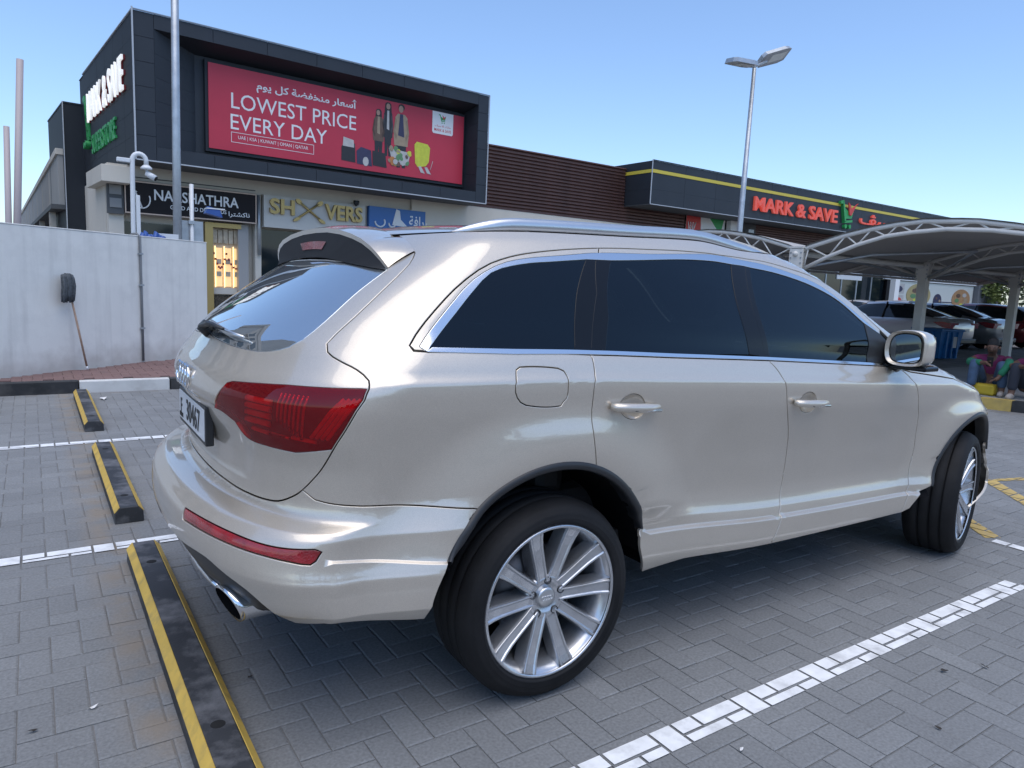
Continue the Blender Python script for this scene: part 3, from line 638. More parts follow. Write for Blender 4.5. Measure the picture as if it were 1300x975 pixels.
side_letters('green_letter', 'SUPERSTORE', GREEN, 6.5, 2.45, 5.0, 5.58, .05, .004)
se = MB()
def sbar(a, b, w=.16):
    d = Vector((b[0]-a[0], b[1]-a[1])); L = d.length; n_ = Vector((-d.y, d.x))/L*w/2
    se.prism([(a[0]+n_.x, a[1]+n_.y), (a[0]-n_.x, a[1]-n_.y), (b[0]-n_.x, b[1]-n_.y), (b[0]+n_.x, b[1]+n_.y)], -.05, -.002, 'yz')
for a, b in (((8.0, 6.9), (7.75, 6.95)), ((7.75, 6.95), (7.35, 5.6)), ((7.35, 5.55), (6.95, 5.6)), ((7.6, 6.3), (7.05, 6.35)), ((7.05, 6.35), (7.0, 5.6)), ((7.5, 5.9), (7.0, 5.95))): sbar(a, b)
se.prism(blob(7.3, 5.35, .10, .10), -.16, -.002, 'yz'); se.prism(blob(7.0, 5.38, .10, .10), -.16, -.002, 'yz'); se.build('trolley_emblem', GREEN, SG)

# shop signs
def sign_box(name, label, x0, x1, z0, z1, y, m, d=.14, frame=None):
    t = empty(name, ORG, AL, label, 'shop sign', 'shop signs in a row under the dark box'); box('board', m, x0, x1, y, y+d, z0, z1, t)
    if frame:
        for a in ((x0, x1, z0, z0+.035), (x0, x1, z1-.035, z1)): box('frame_bar', frame, a[0], a[1], y-.02, y-.001, a[2], a[3], t)
        for a in ((x0, x0+.03), (x1-.03, x1)): box('frame_bar', frame, a[0], a[1], y-.02, y-.001, z0+.036, z1-.036, t)
    return t
NB = mat('sign_black', (.014, .011, .013), rough=.5, spec=.2); PG = mat('sign_rose_gold', (.55, .42, .34), rough=.4)
nk = sign_box('jeweller_sign', 'black jeweller sign with white lettering NAKSHATHRA GOLD AND DIAMONDS', -.10, 3.38, 2.90, 3.76, 1.12, NB, .15, PG)
box('side_cabinet', SOFF, -.50, -.11, 1.16, 1.30, 2.86, 3.76, nk); 
for z in (3.02, 3.36): box('cabinet_panel', mat('grey_panel_%d' % int(z*100), (.25, .25, .25), rough=.6), -.45, -.17, 1.13, 1.159, z, z+.24, nk)
sign_letters('letter', 'NAKSHATHRA', WHITE, nk, .62, 2.86, 3.30, 3.59, 1.118, .02, .012)
flat_text('small_lettering', 'GOLD AND DIAMONDS', WHITE, nk, 1.02, 2.52, 3.10, 3.21, 1.118, .01); flat_text('small_lettering', arabic('ناكشترا'), WHITE, nk, 2.58, 3.18, 3.02, 3.19, 1.118, .012)
em = MB(); em.tube([(.32-.20*math.cos(q), 1.112, 3.30-.24*math.sin(q)) for q in np.linspace(-.9, 3.6, 16)], .022, 6, flat=.8); em.tube([(.12, 1.112, 3.58), (.32, 1.112, 3.06)], .022, 6)
em.build('ring_emblem', WHITE, nk)
sv = sign_box('shovel_sign', 'beige sign with raised gold letters SH VERS between black and blue signs', 3.61, 6.90, 2.84, 3.78, 1.14, mat('sign_beige', (.60, .58, .54), rough=.6))
sign_letters('letter', 'SH', GOLD, sv, 3.76, 4.52, 3.24, 3.70, 1.138, .10, .03); sign_letters('letter', 'VERS', GOLD, sv, 5.50, 6.78, 3.22, 3.70, 1.138, .10, .03)
flat_text('small_lettering', 'GOLD SHOP', GOLD, sv, 3.76, 4.60, 3.02, 3.13, 1.137, .01) if False else None
xs = MB()
for s in (1, -1):
    xs.tube([(5.0-s*.34, 1.09, 3.20), (5.0+s*.30, 1.09, 3.66)], .035, 8); xs.prism(blob(5.0+s*.34, 3.68, .11, .07, 12, s*.6), 1.06, 1.12, 'xz'); xs.prism(blob(5.0-s*.40, 3.15, .13, .05, 12, s*.5), 1.06, 1.12, 'xz')
xs.build('crossed_shovel', GOLD, sv)
bl_ = sign_box('exchange_sign', 'blue exchange sign with white Arabic lettering next to the beige sign', 7.06, 10.90, 2.84, 3.80, 1.14, mat('sign_blue', (.04, .15, .42), rough=.4))
flat_text('lettering', arabic('للصرافة'), WHITE, bl_, 8.55, 9.75, 3.18, 3.62, 1.138, .02); flat_text('lettering', arabic('الدار'), WHITE, bl_, 9.95, 10.6, 3.18, 3.60, 1.138, .02) if False else None
ef = MB(); ef.prism([(7.9, 3.25), (8.05, 3.78), (8.18, 3.74), (8.22, 3.45), (8.5, 3.22)][::-1], 1.12, 1.138, 'xz'); ef.tube([(7.45+.18*math.cos(q), 1.128, 3.32-.16*math.sin(q)) for q in np.linspace(-.6, 3.2, 12)], .03, 6); ef.tube([(7.9+.12*math.cos(q), 1.128, 3.30-.12*math.sin(q)) for q in np.linspace(-.3, 3.2, 10)], .03, 6)
ef.build('fin_emblem', WHITE, bl_)
cam_ = empty('dome_camera', ORG, AL, 'small security camera under the beige band between gold and blue signs', 'camera'); MB().lathe([(.0, .10), (.10, .10), (.10, .04), (.07, -.04), (.0, -.08)], 14, 'z', c=(6.55, 1.05, 3.80)).build('camera_dome', DGLASS, cam_)

# tower and hall behind
tw = empty('dark_tower', ORG, AL, 'tall narrow dark clad tower behind the left wall of the store', 'building')
box('wall', CLAD2, -.55, .3, 8.6, 13, 0, 6.85, tw); box('edge_trim', EDGE, -.58, -.552, 8.56, 8.6, 0, 6.9, tw); box('roof_cap', CLAD, -.57, .31, 8.58, 13, 6.851, 6.90, tw)
hl_ = empty('long_hall', (-.55, 27, 0), R(1.9), 'low grey hall with a deep dark canopy running back at the far left', 'building')
GREYW = mat('hall_render', (.36, .355, .34), rough=.85, vary=.08, vscale=.5)
box('wall', GREYW, 2.6, 12, 0, 60, 0, 3.5, hl_); box('upper_wall', GREYW, 0, 12, 0, 60, 3.52, 5.20, hl_); box('roof_edge', BEIGE, -.06, 12, -.05, 60, 5.201, 5.40, hl_); box('canopy_soffit', SOFF, -.25, 12, -.05, 60, 3.36, 3.519, hl_)
for k in range(12): box('wall_joint', BEIGE, -.012, -.001, 4.9+5*k, 4.95+5*k, 3.6, 5.1, hl_)
for k in range(5): box('shop_post', BEIGE, -.2, .0, 2+7*k, 2.3+7*k, 0, 3.36, hl_)

# ------------------------------------------------------------------ louvred wall and the second store block
A2 = R(1.7); ORG2 = (11.9, 19.9, 0)
LV = empty('louvred_wall', ORG2, A2, 'brown slatted wall between the two dark store blocks', 'wall')
BROWN = mat('brown_slat', (.135, .068, .058), rough=.55, vary=.15, vscale=2.5)
box('backing', mat('brown_dark', (.03, .018, .015), rough=.8), -2.5, 11.5, .10, .30, 3.9, 6.36, LV)
n_sl = 17; pit = (6.38-4.2)/n_sl; slm = None
for k in range(n_sl):
    z = 4.2+pit*k
    if slm is None:
        b = MB(); b.prism([(-.02, 0), (.0, .012), (.0, pit*.62), (-.06, pit*.80), (.06, pit*.80), (.06, .0)][::-1], -2.2, 11.2, 'yz'); slm = b.build('slat', BROWN, LV); slm.location = (0, 0, z)
    else: o = slm.copy(); COL.objects.link(o); o.parent = LV; o.location = (0, 0, z)
box('coping', BROWN, -2.5, 11.4, -.05, .30, 6.385, 6.43, LV)
box('beige_band', BEIGE, -2.5, 14.5, .0, .3, 3.2, 4.19, LV); box('shop_glass', DGLASS, -2.5, 14.6, .25, .35, -.05, 3.19, LV)
S2 = empty('second_store_block', ORG2, A2, 'long dark grey store block with a yellow stripe, on the right', 'building')
x0, x1, zb2, zt2 = 7.39, 47.0, 4.92, 6.60
box('core', CLAD2, x0+.03, x1, -1.46, 8, zb2+.02, zt2-.01, S2)
npn = 20
for k in range(npn):
    a, b = x0+(x1-x0)*k/npn, x0+(x1-x0)*(k+1)/npn
    for za, zc in ((zb2, 5.50), (5.50, 6.13), (6.28, zt2)): quad_panel('cladding_panel', [(a, -1.5, za), (b, -1.5, za), (b, -1.5, zc), (a, -1.5, zc)], CLAD, S2)
box('yellow_stripe', mat('yellow_stripe', (.62, .50, .06), rough=.45), x0-.01, x1, -1.515, -1.472, 6.14, 6.27, S2); box('yellow_stripe', bpy.data.materials['yellow_stripe'], x0-.012, x0+.02, -1.47, 3, 6.14, 6.27, S2)
for k in range(2):
    for za, zc in ((zb2, 5.5), (5.5, 6.13), (6.28, zt2)): quad_panel('cladding_panel', [(x0, -1.47+2.5*k, za), (x0, 1.03+2.5*k, za), (x0, 1.03+2.5*k, zc), (x0, -1.47+2.5*k, zc)], CLAD2, S2, .018, (1, 0, 0))
box('soffit', SOFF, x0+.01, x1, -1.46, 1, zb2-.03, zb2+.0, S2); box('edge_trim', EDGE, x0-.02, x1, -1.53, -1.501, zb2-.03, zb2-.002, S2); box('edge_trim', EDGE, x0-.03, x0-.0, -1.53, -1.5, zb2, zt2+.03, S2); box('edge_trim', CLAD, x0, x1, -1.53, -1.5, zt2+.001, zt2+.04, S2)
# below it: mural, brown slats, shops, end wall
box('mural_panel', WHITE, 11.3, 14.0, -.02, -.001, 3.9, 4.88, S2)
MB().prism([(11.3, 3.9), (12.35, 3.9), (12.25, 4.88), (11.3, 4.88)], -.03, -.021, 'xz').build('mural_red', RED, S2)
MB().prism([(12.9, 4.88), (13.7, 4.20), (13.9, 4.88)], -.03, -.021, 'xz').build('mural_green', GREEN, S2)
mu = MB()
for k in range(4): mu.tube([(11.50+.05*k, -.04, 3.95), (11.48+.12*k, -.04, 4.35+.05*(k % 2)), (11.40+.17*k, -.04, 4.62)], .03, 5)
mu.build('mural_bird', WHITE, S2)
box('white_pilaster', WHITE, 14.15, 14.95, -.25, .0, 0, 5.20 if False else 4.88, S2); box('dark_panel', SOFF, 14.96, 16.4, .0, .05, 3.6, 4.88, S2); box('wall_lamp', GALV, 15.6, 16.0, -.2, .0, 4.45, 4.6, S2)  # the dark part is a flat panel, not a hollow
sl2 = None
for k in range(8):
    z = 4.0+.11*k
    if sl2 is None:
        b = MB(); b.prism([(-.02, 0), (.0, .01), (.0, .07), (-.05, .09), (.06, .09), (.06, .0)][::-1], 16.4, 30, 'yz'); sl2 = b.build('slat', BROWN, S2); sl2.location = (0, 0, z)
    else: o = sl2.copy(); COL.objects.link(o); o.parent = S2; o.location = (0, 0, z)
box('slat_backing', bpy.data.materials['brown_dark'], 16.4, 30, .07, .12, 3.9, 4.88, S2); box('pale_band', BEIGE, 14.96, 44, -.03, .06, 3.1, 3.99, S2)
box('rear_wall', CLAD2, 14.6, 46, .1, 6, -.05, 4.9, S2)
box('end_wall', mat('end_wall_grey', (.16, .17, .19), rough=.7), 41.3, 45.2, -.4, .09, -.05, 3.9, S2)
box('shop_glass', DGLASS, 14.96, 29.2, .0, .06, -.05, 2.95, S2)
for k in range(8): box('mullion', GALV, 16.5+1.6*k, 16.6+1.6*k, -.03, -.001, -.05, 2.95, S2)
box('white_shop_panel', WHITE, 24.0, 26.6, -.05, -.001, 2.55, 3.09, S2); box('shop_post', WHITE, 28.6, 29.1, -1.0, -.7, 0, 3.1, S2)
# red letters
RS = empty('front_sign', ORG2, A2, 'red letters MARK & SAVE with a green trolley on the long dark block', 'sign')
REMIT = mat('emissive_red_letters', (.62, .07, .05), rough=.45, emit=(1., .16, .11), emit_s=.10)  # red letters given a faint emission
sign_letters('letter', 'MARK & SAVE', REMIT, RS, 14.0, 20.84, 5.26, 5.90, -1.502, .10, .022)
trolley_emblem(RS, 20.95, 5.04, 1.32*1.0, -1.502, .16, GREEN, RED)
sign_letters('letter', arabic('مارك & سيڤ'), REMIT, RS, 23.0, 31.5, 5.28, 5.98, -1.502, .10, .012)
# restaurant hoarding with round food pictures
FB = empty('food_hoarding', ORG2, A2, 'white shop hoarding with round food pictures behind the parked cars', 'hoarding')
box('panel', mat('hoarding_white', (.62, .64, .60), rough=.6), 29.6, 41.2, -.10, -.001, .4, 2.70, FB); box('sign_strip', WHITE, 28.9, 41.4, -.22, -.06, 2.74, 3.10, FB)
scr = MB()
for k in range(26):
    a = 29.3+.45*k; scr.tube([(a, -.24, 2.84), (a+.12, -.24, 2.98+.05*(k % 3)), (a+.26, -.24, 2.86)], .03, 5)
scr.build('scrolled_lettering', INK_, FB)
def food(x, z, rx, rz, m, items):
    MB().prism(blob(x, z, rx, rz, 26), -.14, -.101, 'xz').build('food_picture', m, FB)
    for k in range(items): MB().prism(blob(x+rx*.55*math.cos(k*2.4)*.9, z+rz*.55*math.sin(k*2.4), rx*.24, rz*.2, 9), -.15-.001*k, -.141-.001*k, 'xz').build('food_piece', [P_TAN, P_BRN, P_YEL, P_GRY, P_GRN][k % 5], FB)
food(33.4, 1.9, 1.55, .72, PR('dish', (.42, .34, .16)), 9); food(39.4, 1.75, 1.35, .70, PR('bread', (.42, .24, .12)), 6); food(36.0, 1.6, .55, .45, P_NAVY, 2)
box('menu_board', NB, 29.2, 29.58, -.2, -.1, .4, 2.7, FB)
for z, m in ((2.0, P_NAVY), (1.3, RED)): box('menu_picture', P_GRY, 30.0, 31.5, -.13, -.101, z-.05, z+.55, FB); MB().prism(blob(30.75, z+.22, .5, .2), -.15, -.131, 'xz').build('menu_dish', m, FB)
for z in (1.3, 1.5): box('hoarding_text', P_NAVY, 36.6, 38.6, -.12, -.101, z, z+.06, FB)

# ------------------------------------------------------------------ blocks of flats outside the picture: they show in the car's glass
FLATW = mat('flat_render', (.34, .31, .28), rough=.85, vary=.08, vscale=.3); FLATG = mat('flat_window', (.03, .045, .05), rough=.1)
def flats(x, y, rz, w, d, floors, label, bays):
    t = empty('apartment_block', (x, y, 0), rz, label, 'building', 'blocks of flats round the car park'); H = floors*3.1
    box('wall', FLATW, 0, w, 0, d, 0, H, t); box('roof_parapet', FLATW, -.15, w+.15, -.15, d+.15, H+.001, H+.9, t)
    wm = fm = None
    for f in range(floors):
        for k in range(bays):
            a = w*(k+.5)/bays; z = 3.1*f+.9
            if wm is None:
                wm = MB().box(-.9, .9, -.04, -.001, 0, 1.5).build('window', FLATG, t); wm.location = (a, 0, z); fm = MB().box(-1.15, 1.15, -.55, -.002, -.45, -.25).build('balcony', FLATW, t); fm.location = (a, 0, z)
            else:
                for src in (wm, fm):
                    o = src.copy(); COL.objects.link(o); o.parent = t; o.location = (a, 0, z)
flats(-50, 26, R(0), 28, 16, 11, 'tall flats far left of the store, mirrored in the rear window of the car', 10)
flats(-20, 27, R(0), 12, 14, 5, 'lower block of flats between the tall flats and the store, outside the picture', 4)
# ------------------------------------------------------------------ car body shape: outline curves and one smooth surface S(u, v)
def pchip(xs,ys):
    xs=np.array(xs,float);ys=np.array(ys,float);h=np.diff(xs);d=np.diff(ys)/h
    m=np.zeros_like(xs)
    for i in range(1,len(xs)-1):
        if d[i-1]*d[i]>0:
            w1=2*h[i]+h[i-1];w2=h[i]+2*h[i-1]; m[i]=(w1+w2)/(w1/d[i-1]+w2/d[i])
    m[0]=d[0];m[-1]=d[-1]
    def f(x):
        x=np.clip(np.asarray(x,float),xs[0],xs[-1]); i=np.clip(np.searchsorted(xs,x)-1,0,len(xs)-2)
        t=(x-xs[i])/h[i]
        return ys[i]*(2*t**3-3*t**2+1)+h[i]*m[i]*(t**3-2*t**2+t)+ys[i+1]*(3*t**2-2*t**3)+h[i]*m[i+1]*(t**3-t**2)
    return f
def sm(a,b,x):
    t=np.clip((np.asarray(x,float)-a)/(b-a),0,1); return t*t*(3-2*t)
VB,VT=1.235,1.66           # belt and roof edge, nominal heights
XR=pchip([.24,.30,.40,.50,.58,.66,.71,.735,.76,.86,.98,1.06,1.10,1.15,1.19,1.22,1.30,1.42,1.52,1.58,1.63,1.66],
 [-.907,-.98,-1.055,-1.110,-1.122,-1.116,-1.085,-.99,-.984,-.99,-1.026,-1.036,-1.024,-.99,-.962,-.943,-.882,-.753,-.626,-.537,-.463,-.413])
LR=pchip([.24,.58,.74,1.1,1.235,1.45,1.66],[.38,.35,.36,.44,.44,.37,.32])
XF=pchip([.24,.30,.45,.60,.80,.92,1.0,1.06,1.11,1.15,1.19,1.235,1.40,1.58,1.66],
 [3.73,3.80,3.87,3.87,3.82,3.757,3.68,3.58,3.40,3.17,2.98,2.78,2.31,1.86,1.58])
LF=pchip([.24,.8,1.0,1.1,1.235,1.66],[.97,1.06,1.03,.747,.394,.279])
WG=pchip([.24,.30,.36,.40,.46,.525,.535,.572,.585,.62,.66,.80,.95,1.06,1.115,1.135,1.16,1.20,1.235,1.40,1.55,1.62,1.66],
         [.88,.90,.922,.936,.947,.946,.9455,.9465,.943,.934,.931,.943,.963,.981,.985,.984,.972,.955,.935,.862,.775,.722,.67])
ZT=pchip([-1.1,-.6,-.3,0,.5,.9,1.2,1.5,1.8,2.4],[1.54,1.598,1.626,1.65,1.668,1.681,1.655,1.65,1.615,1.43])
SL=pchip([-1.2,-.6,0,.6,1.2,2.3,3.2,4.0],[.013,.010,.004,-.020,-.047,-.0985,-.14,-.175])
SL2=pchip([-.3,.4,1.22,2.4,3.2],[0,.003,-.05,-.082,-.09])
def Z(x,v):
    x=np.asarray(x,float); v=np.asarray(v,float)
    sl=SL(x)
    low=v+sl*sm(.50,1.10,v)+SL2(x)*(1-sm(.5,1.1,v))
    zb=VB+sl
    up=zb+(v-VB)/(VT-VB)*(ZT(x)-zb)
    return np.where(v<=VB,low,up)
def Wd(x,v):
    """half width of the straight side"""
    z=Z(x,v); w=WG(v)
    w=w+np.where(v>VB,-.45*(z-v)*sm(VB,VB+.1,v),0)
    w=w-.02*sm(.2,1.1,-x)*1.0 -.052*sm(2.3,3.85,x)
    for xc in (0.,3.002):
        r=np.hypot(x-xc,z-.362)
        w=w+(.050 if xc<1 else .044)*(1-sm(.50,.76,r))*(1-sm(.95,1.08,v))*np.where(x<(0 if xc<1 else 9),1,sm(.55,.66,v))
    w=w+.018*sm(.1,.3,x)*(1-sm(.525,.537,v))*sm(.3,.42,v)
    m=sm(-.22,-.42,x); t=np.clip((.785-v)/.09,0,1); vb=.597-.1155*(x+.438)
    w=w+m*(.028*t**1.25+.010*sm(.0025,-.0025,v-vb)*sm(-.818,-.795,x)-.035*np.clip((.472-v)/.06,0,1))
    # doors hollow between the wheels
    w=w-.012*sm(.6,.9,x)*(1-sm(2.1,2.4,x))*sm(.52,.6,v)*(1-sm(.8,1.05,v))
    return w
NR,NF=2.28,2.8
def S(u,v):
    """right half surface: u in [-pi/2,0] rear corner, [0,..] along the side, beyond uf front corner"""
    u=np.asarray(u,float);v=np.asarray(v,float); u,v=np.broadcast_arrays(u,v)
    xr=XR(v);lr=LR(v);x0=xr+lr
    xf=XF(v);lf=LF(v);x1=xf-lf; uf=x1-x0
    ph=np.clip(-u,0,np.pi/2); c,s=np.abs(np.sin(ph)),np.abs(np.cos(ph))   # ph=0 side, pi/2 rear centre
    Wc=.9
    r=(np.abs(c/lr)**NR+np.abs(s/Wc)**NR)**(-1/NR)
    er=r*s/Wc; xrear=x0-r*c
    pf=np.clip(u-uf,0,np.pi/2); c,s=np.abs(np.sin(pf)),np.abs(np.cos(pf))
    r=(np.abs(c/lf)**NF+np.abs(s/Wc)**NF)**(-1/NF)
    ef=r*s/Wc; xfront=x1+r*c
    x=np.where(u<0,xrear,np.where(u>uf,xfront,x0+u))
    e=np.where(u<0,er,np.where(u>uf,ef,1.))
    y=-Wd(x,v)*e
    return np.stack([x,y,Z(x,v)],-1)
def uend(v): 
    return XF(v)-LF(v)-XR(v)-LR(v)+np.pi/2
def u_of_x(x,v): return x-(XR(v)+LR(v))
def HC(x): # roof centre height
    return ZT(x)+.055*sm(-.75,.0,x)+.0

# panel seams measured on that surface (u along the outline, v nominal height)
FE = {
 'doorseam_top': [[-0.082,1.254],[-0.076,1.291],[-0.05,1.374],[-0.003,1.483],[0.046,1.538],[0.164,1.573],[0.471,1.604],[0.802,1.61],[1.136,1.609],[1.271,1.619],[1.423,1.619],[1.639,1.597],[1.871,1.568],[2.056,1.527],[2.238,1.459],[2.383,1.399]],
 'q_glass': [[-0.01,1.25],[0.029,1.361],[0.053,1.445],[0.074,1.505],[0.169,1.534],[0.294,1.546],[0.444,1.56],[0.549,1.24],[0.3,1.244]],
 'chrome_out': [[-0.009,1.233],[-0.045,1.25],[-0.038,1.279],[0.005,1.408],[0.028,1.479],[0.076,1.525],[0.138,1.547],[0.328,1.568],[0.484,1.584],[0.81,1.592],[1.274,1.608],[1.422,1.605],[1.645,1.578],[1.873,1.542],[2.107,1.476],[2.385,1.376]],
 'chrome_low': [[0.61,1.224],[1.051,1.225],[1.584,1.227],[2.584,1.221]],
 'glass_up': [[0.564,1.561],[0.909,1.577],[1.228,1.581],[1.307,1.586],[1.514,1.576],[1.803,1.539],[2.031,1.493],[2.255,1.412],[2.315,1.307]],
 'glass_low': [[0.688,1.239],[1.048,1.239],[1.582,1.239],[2.314,1.238]],
 'rglass_r': [[1.23,1.582],[1.472,1.246]],
 'fglass_l': [[1.35,1.583],[1.609,1.237]],
 'rseam': [[0.475,1.601],[0.575,1.439],[0.623,1.234],[0.659,1.17],[0.689,1.114],[0.711,1.053],[0.713,0.995],[0.719,0.936],[0.741,0.836]],
 'rg_l': [[0.565,1.559],[0.666,1.354],[0.687,1.24]],
 'mseam': [[1.315,1.587],[1.574,1.239],[1.665,1.185],[1.725,1.139],[1.801,1.044],[1.885,0.877],[2.047,0.697],[2.06,0.601],[2.033,0.535],[1.924,0.421]],
 'fseam': [[2.579,1.217],[2.676,1.196],[2.809,1.128],[2.915,1.006],[2.942,0.965],[2.989,0.796],[3.12,0.657],[3.112,0.574],[3.082,0.527],[3.001,0.436]],
 'wingtip': [[3.0,0.431],[3.07,0.452],[3.134,0.495],[3.184,0.535]],
 'fuel': [[0.33,1.176],[0.34,1.185],[0.467,1.182],[0.525,1.17],[0.569,1.124],[0.589,1.081],[0.573,1.054],[0.43,1.062],[0.384,1.089],[0.354,1.127]],
 'tg_seam': [[-0.278,1.579],[-0.254,1.538],[-0.262,1.45],[-0.297,1.352],[-0.334,1.278],[-0.346,1.246],[-0.328,1.221],[-0.276,1.2],[-0.211,1.179],[-0.16,1.152],[-0.145,1.129],[-0.138,1.098],[-0.161,1.032],[-0.212,0.928],[-0.283,0.811],[-0.332,0.774],[-0.389,0.755],[-0.554,0.748],[-0.81,0.75],[-1.591,0.757],[-1.591,0.852]],
 'spoil': [[-0.799,1.689],[-0.503,1.659],[-0.456,1.654],[-0.338,1.613],[-0.283,1.582],[-0.307,1.559],[-0.327,1.524]],
 'rglass': [[-0.32,1.516],[-0.356,1.432],[-0.403,1.321],[-0.448,1.253],[-0.486,1.224],[-0.563,1.206],[-0.671,1.198],[-0.939,1.199],[-1.591,1.209]],
 'lamp': [[-0.724,1.093],[-0.686,1.101],[-0.404,1.121],[-0.148,1.135],[-0.169,1.024],[-0.212,0.933],[-0.325,0.924],[-0.439,0.925],[-0.553,0.933],[-0.63,0.977],[-0.739,0.995],[-0.835,0.998],[-0.76,1.062]],
 'refl': [[-0.749,0.673],[-0.739,0.639],[-0.433,0.648],[-0.254,0.645],[-0.167,0.639],[-0.098,0.633],[-0.083,0.643],[-0.071,0.669],[-0.096,0.676],[-0.217,0.674],[-0.376,0.679],[-0.547,0.678]],
 'bseam': [[-0.278,0.807],[-0.236,0.788],[-0.192,0.783],[0.026,0.775],[0.268,0.748]],
 'bcrease': [[-0.066,0.647],[0.312,0.613]],
 'bwheel': [[0.312,0.611],[0.286,0.547],[0.237,0.475],[0.174,0.419]],
 'rsill': [[1.168,0.533],[1.152,0.479],[1.115,0.362]],
 'farch': [[3.18,0.562],[3.25,0.652],[3.21,0.804],[3.325,0.914],[3.543,0.945],[3.708,0.927]],
 'sillbot': [[1.116,0.356],[1.921,0.408],[3.0,0.431]],
 'bump_low': [[-1.586,0.516],[-0.754,0.559],[-0.492,0.573],[-0.383,0.551],[-0.307,0.526],[-0.253,0.486],[-0.237,0.471]],
 'bump_bot': [[-0.185,0.441],[-0.043,0.452],[0.19,0.422]]}
def SX(u, v):
    """both halves: the outline continues past the middle of the tail and of the nose"""
    u = np.asarray(u, float); v = np.asarray(v, float); u, v = np.broadcast_arrays(u, v)
    ue = uend(v); a = u < -PI/2; b = u > ue
    w = np.where(a, -PI-u, np.where(b, 2*ue-u, u))
    P = S(w, v); P[..., 1] = np.where(a | b, -P[..., 1], P[..., 1]); return P
def SN(u, v):
    h = 1.5e-3
    du = SX(u+h, v)-SX(u-h, v); dv = SX(u, v+h)-SX(u, v-h)
    n = np.cross(du, dv); n /= np.linalg.norm(n, axis=-1, keepdims=True)+1e-12
    return n
def uv_at(x, z):
    """point of the right side from its station and height"""
    lo, hi = .2, 1.66
    for _ in range(40):
        v = (lo+hi)/2
        if float(Z(x, v)) < z: lo = v
        else: hi = v
    a, b = -PI/2, float(uend(v))
    for _ in range(40):
        u = (a+b)/2
        if S(u, v)[0] < x: a = u
        else: b = u
    return u, v
def resample(loop, step):
    out = []; n = len(loop)
    for i in range(n):
        p, q = np.array(loop[i], float), np.array(loop[(i+1) % n], float)
        k = max(1, int(math.ceil(np.linalg.norm(q-p)/step)))
        out += [p+(q-p)*t/k for t in range(k)]
    return np.array(out)
def smooth(pts, step=.02, corner=.75):
    """open polyline rounded through its points (Catmull-Rom)"""
    p = np.array(pts, float); out = []
    for i in range(len(p)-1):
        a, b = p[i], p[i+1]; c = p[i-1] if i else 2*a-b; d = p[i+2] if i+2 < len(p) else 2*b-a
        n = max(1, int(np.linalg.norm(b-a)/step))
        # centripetal-ish: limit tangents by segment length
        L = np.linalg.norm(b-a); ta = (b-c); tb = (d-a)
        ta = ta/(np.linalg.norm(ta)+1e-9)*L; tb = tb/(np.linalg.norm(tb)+1e-9)*L
        for k in range(n):
            t = k/n; out.append(a*(2*t**3-3*t*t+1)+ta*(t**3-2*t*t+t)+b*(3*t*t-2*t**3)+tb*(t**3-t*t))
    out.append(p[-1]); return [tuple(q) for q in out]
def side_line(pts, step=.03):
    """seam on the body side, smoothed in true station and height"""
    q = [(u+float(XR(v)+LR(v)), v) for u, v in pts]
    return [(x-float(XR(v)+LR(v)), v) for x, v in smooth(q, step)]
def straight(p, q, n=14):
    a = [(u+float(XR(v)+LR(v)), v) for u, v in (p, q)]
    return [(a[0][0]+(a[1][0]-a[0][0])*k/n-float(XR(a[0][1]+(a[1][1]-a[0][1])*k/n)+LR(a[0][1]+(a[1][1]-a[0][1])*k/n)), a[0][1]+(a[1][1]-a[0][1])*k/n) for k in range(n+1)]
def inside(P, loop):
    x, y = P[:, 0], P[:, 1]; r = np.zeros(len(P), bool); n = len(loop)
    for i in range(n):
        x1, y1 = loop[i]; x2, y2 = loop[(i+1) % n]
        if y1 == y2: continue
        c = ((y1 > y) != (y2 > y)) & (x < (x2-x1)*(y-y1)/(y2-y1)+x1); r ^= c
    return r
VROWS = np.unique(np.concatenate([np.arange(.24, 1.67, .024), [.516, .522, .526, .530, .534, .538, .543, .560, .570, .575, .580, .586, .594], [.462, .468, .474, .480], [.683, .689, .695, .701, .707, .715, .725, .735, .745, .782, .788], [1.108, 1.114, 1.12, 1.126, 1.132, 1.138, 1.145]]))
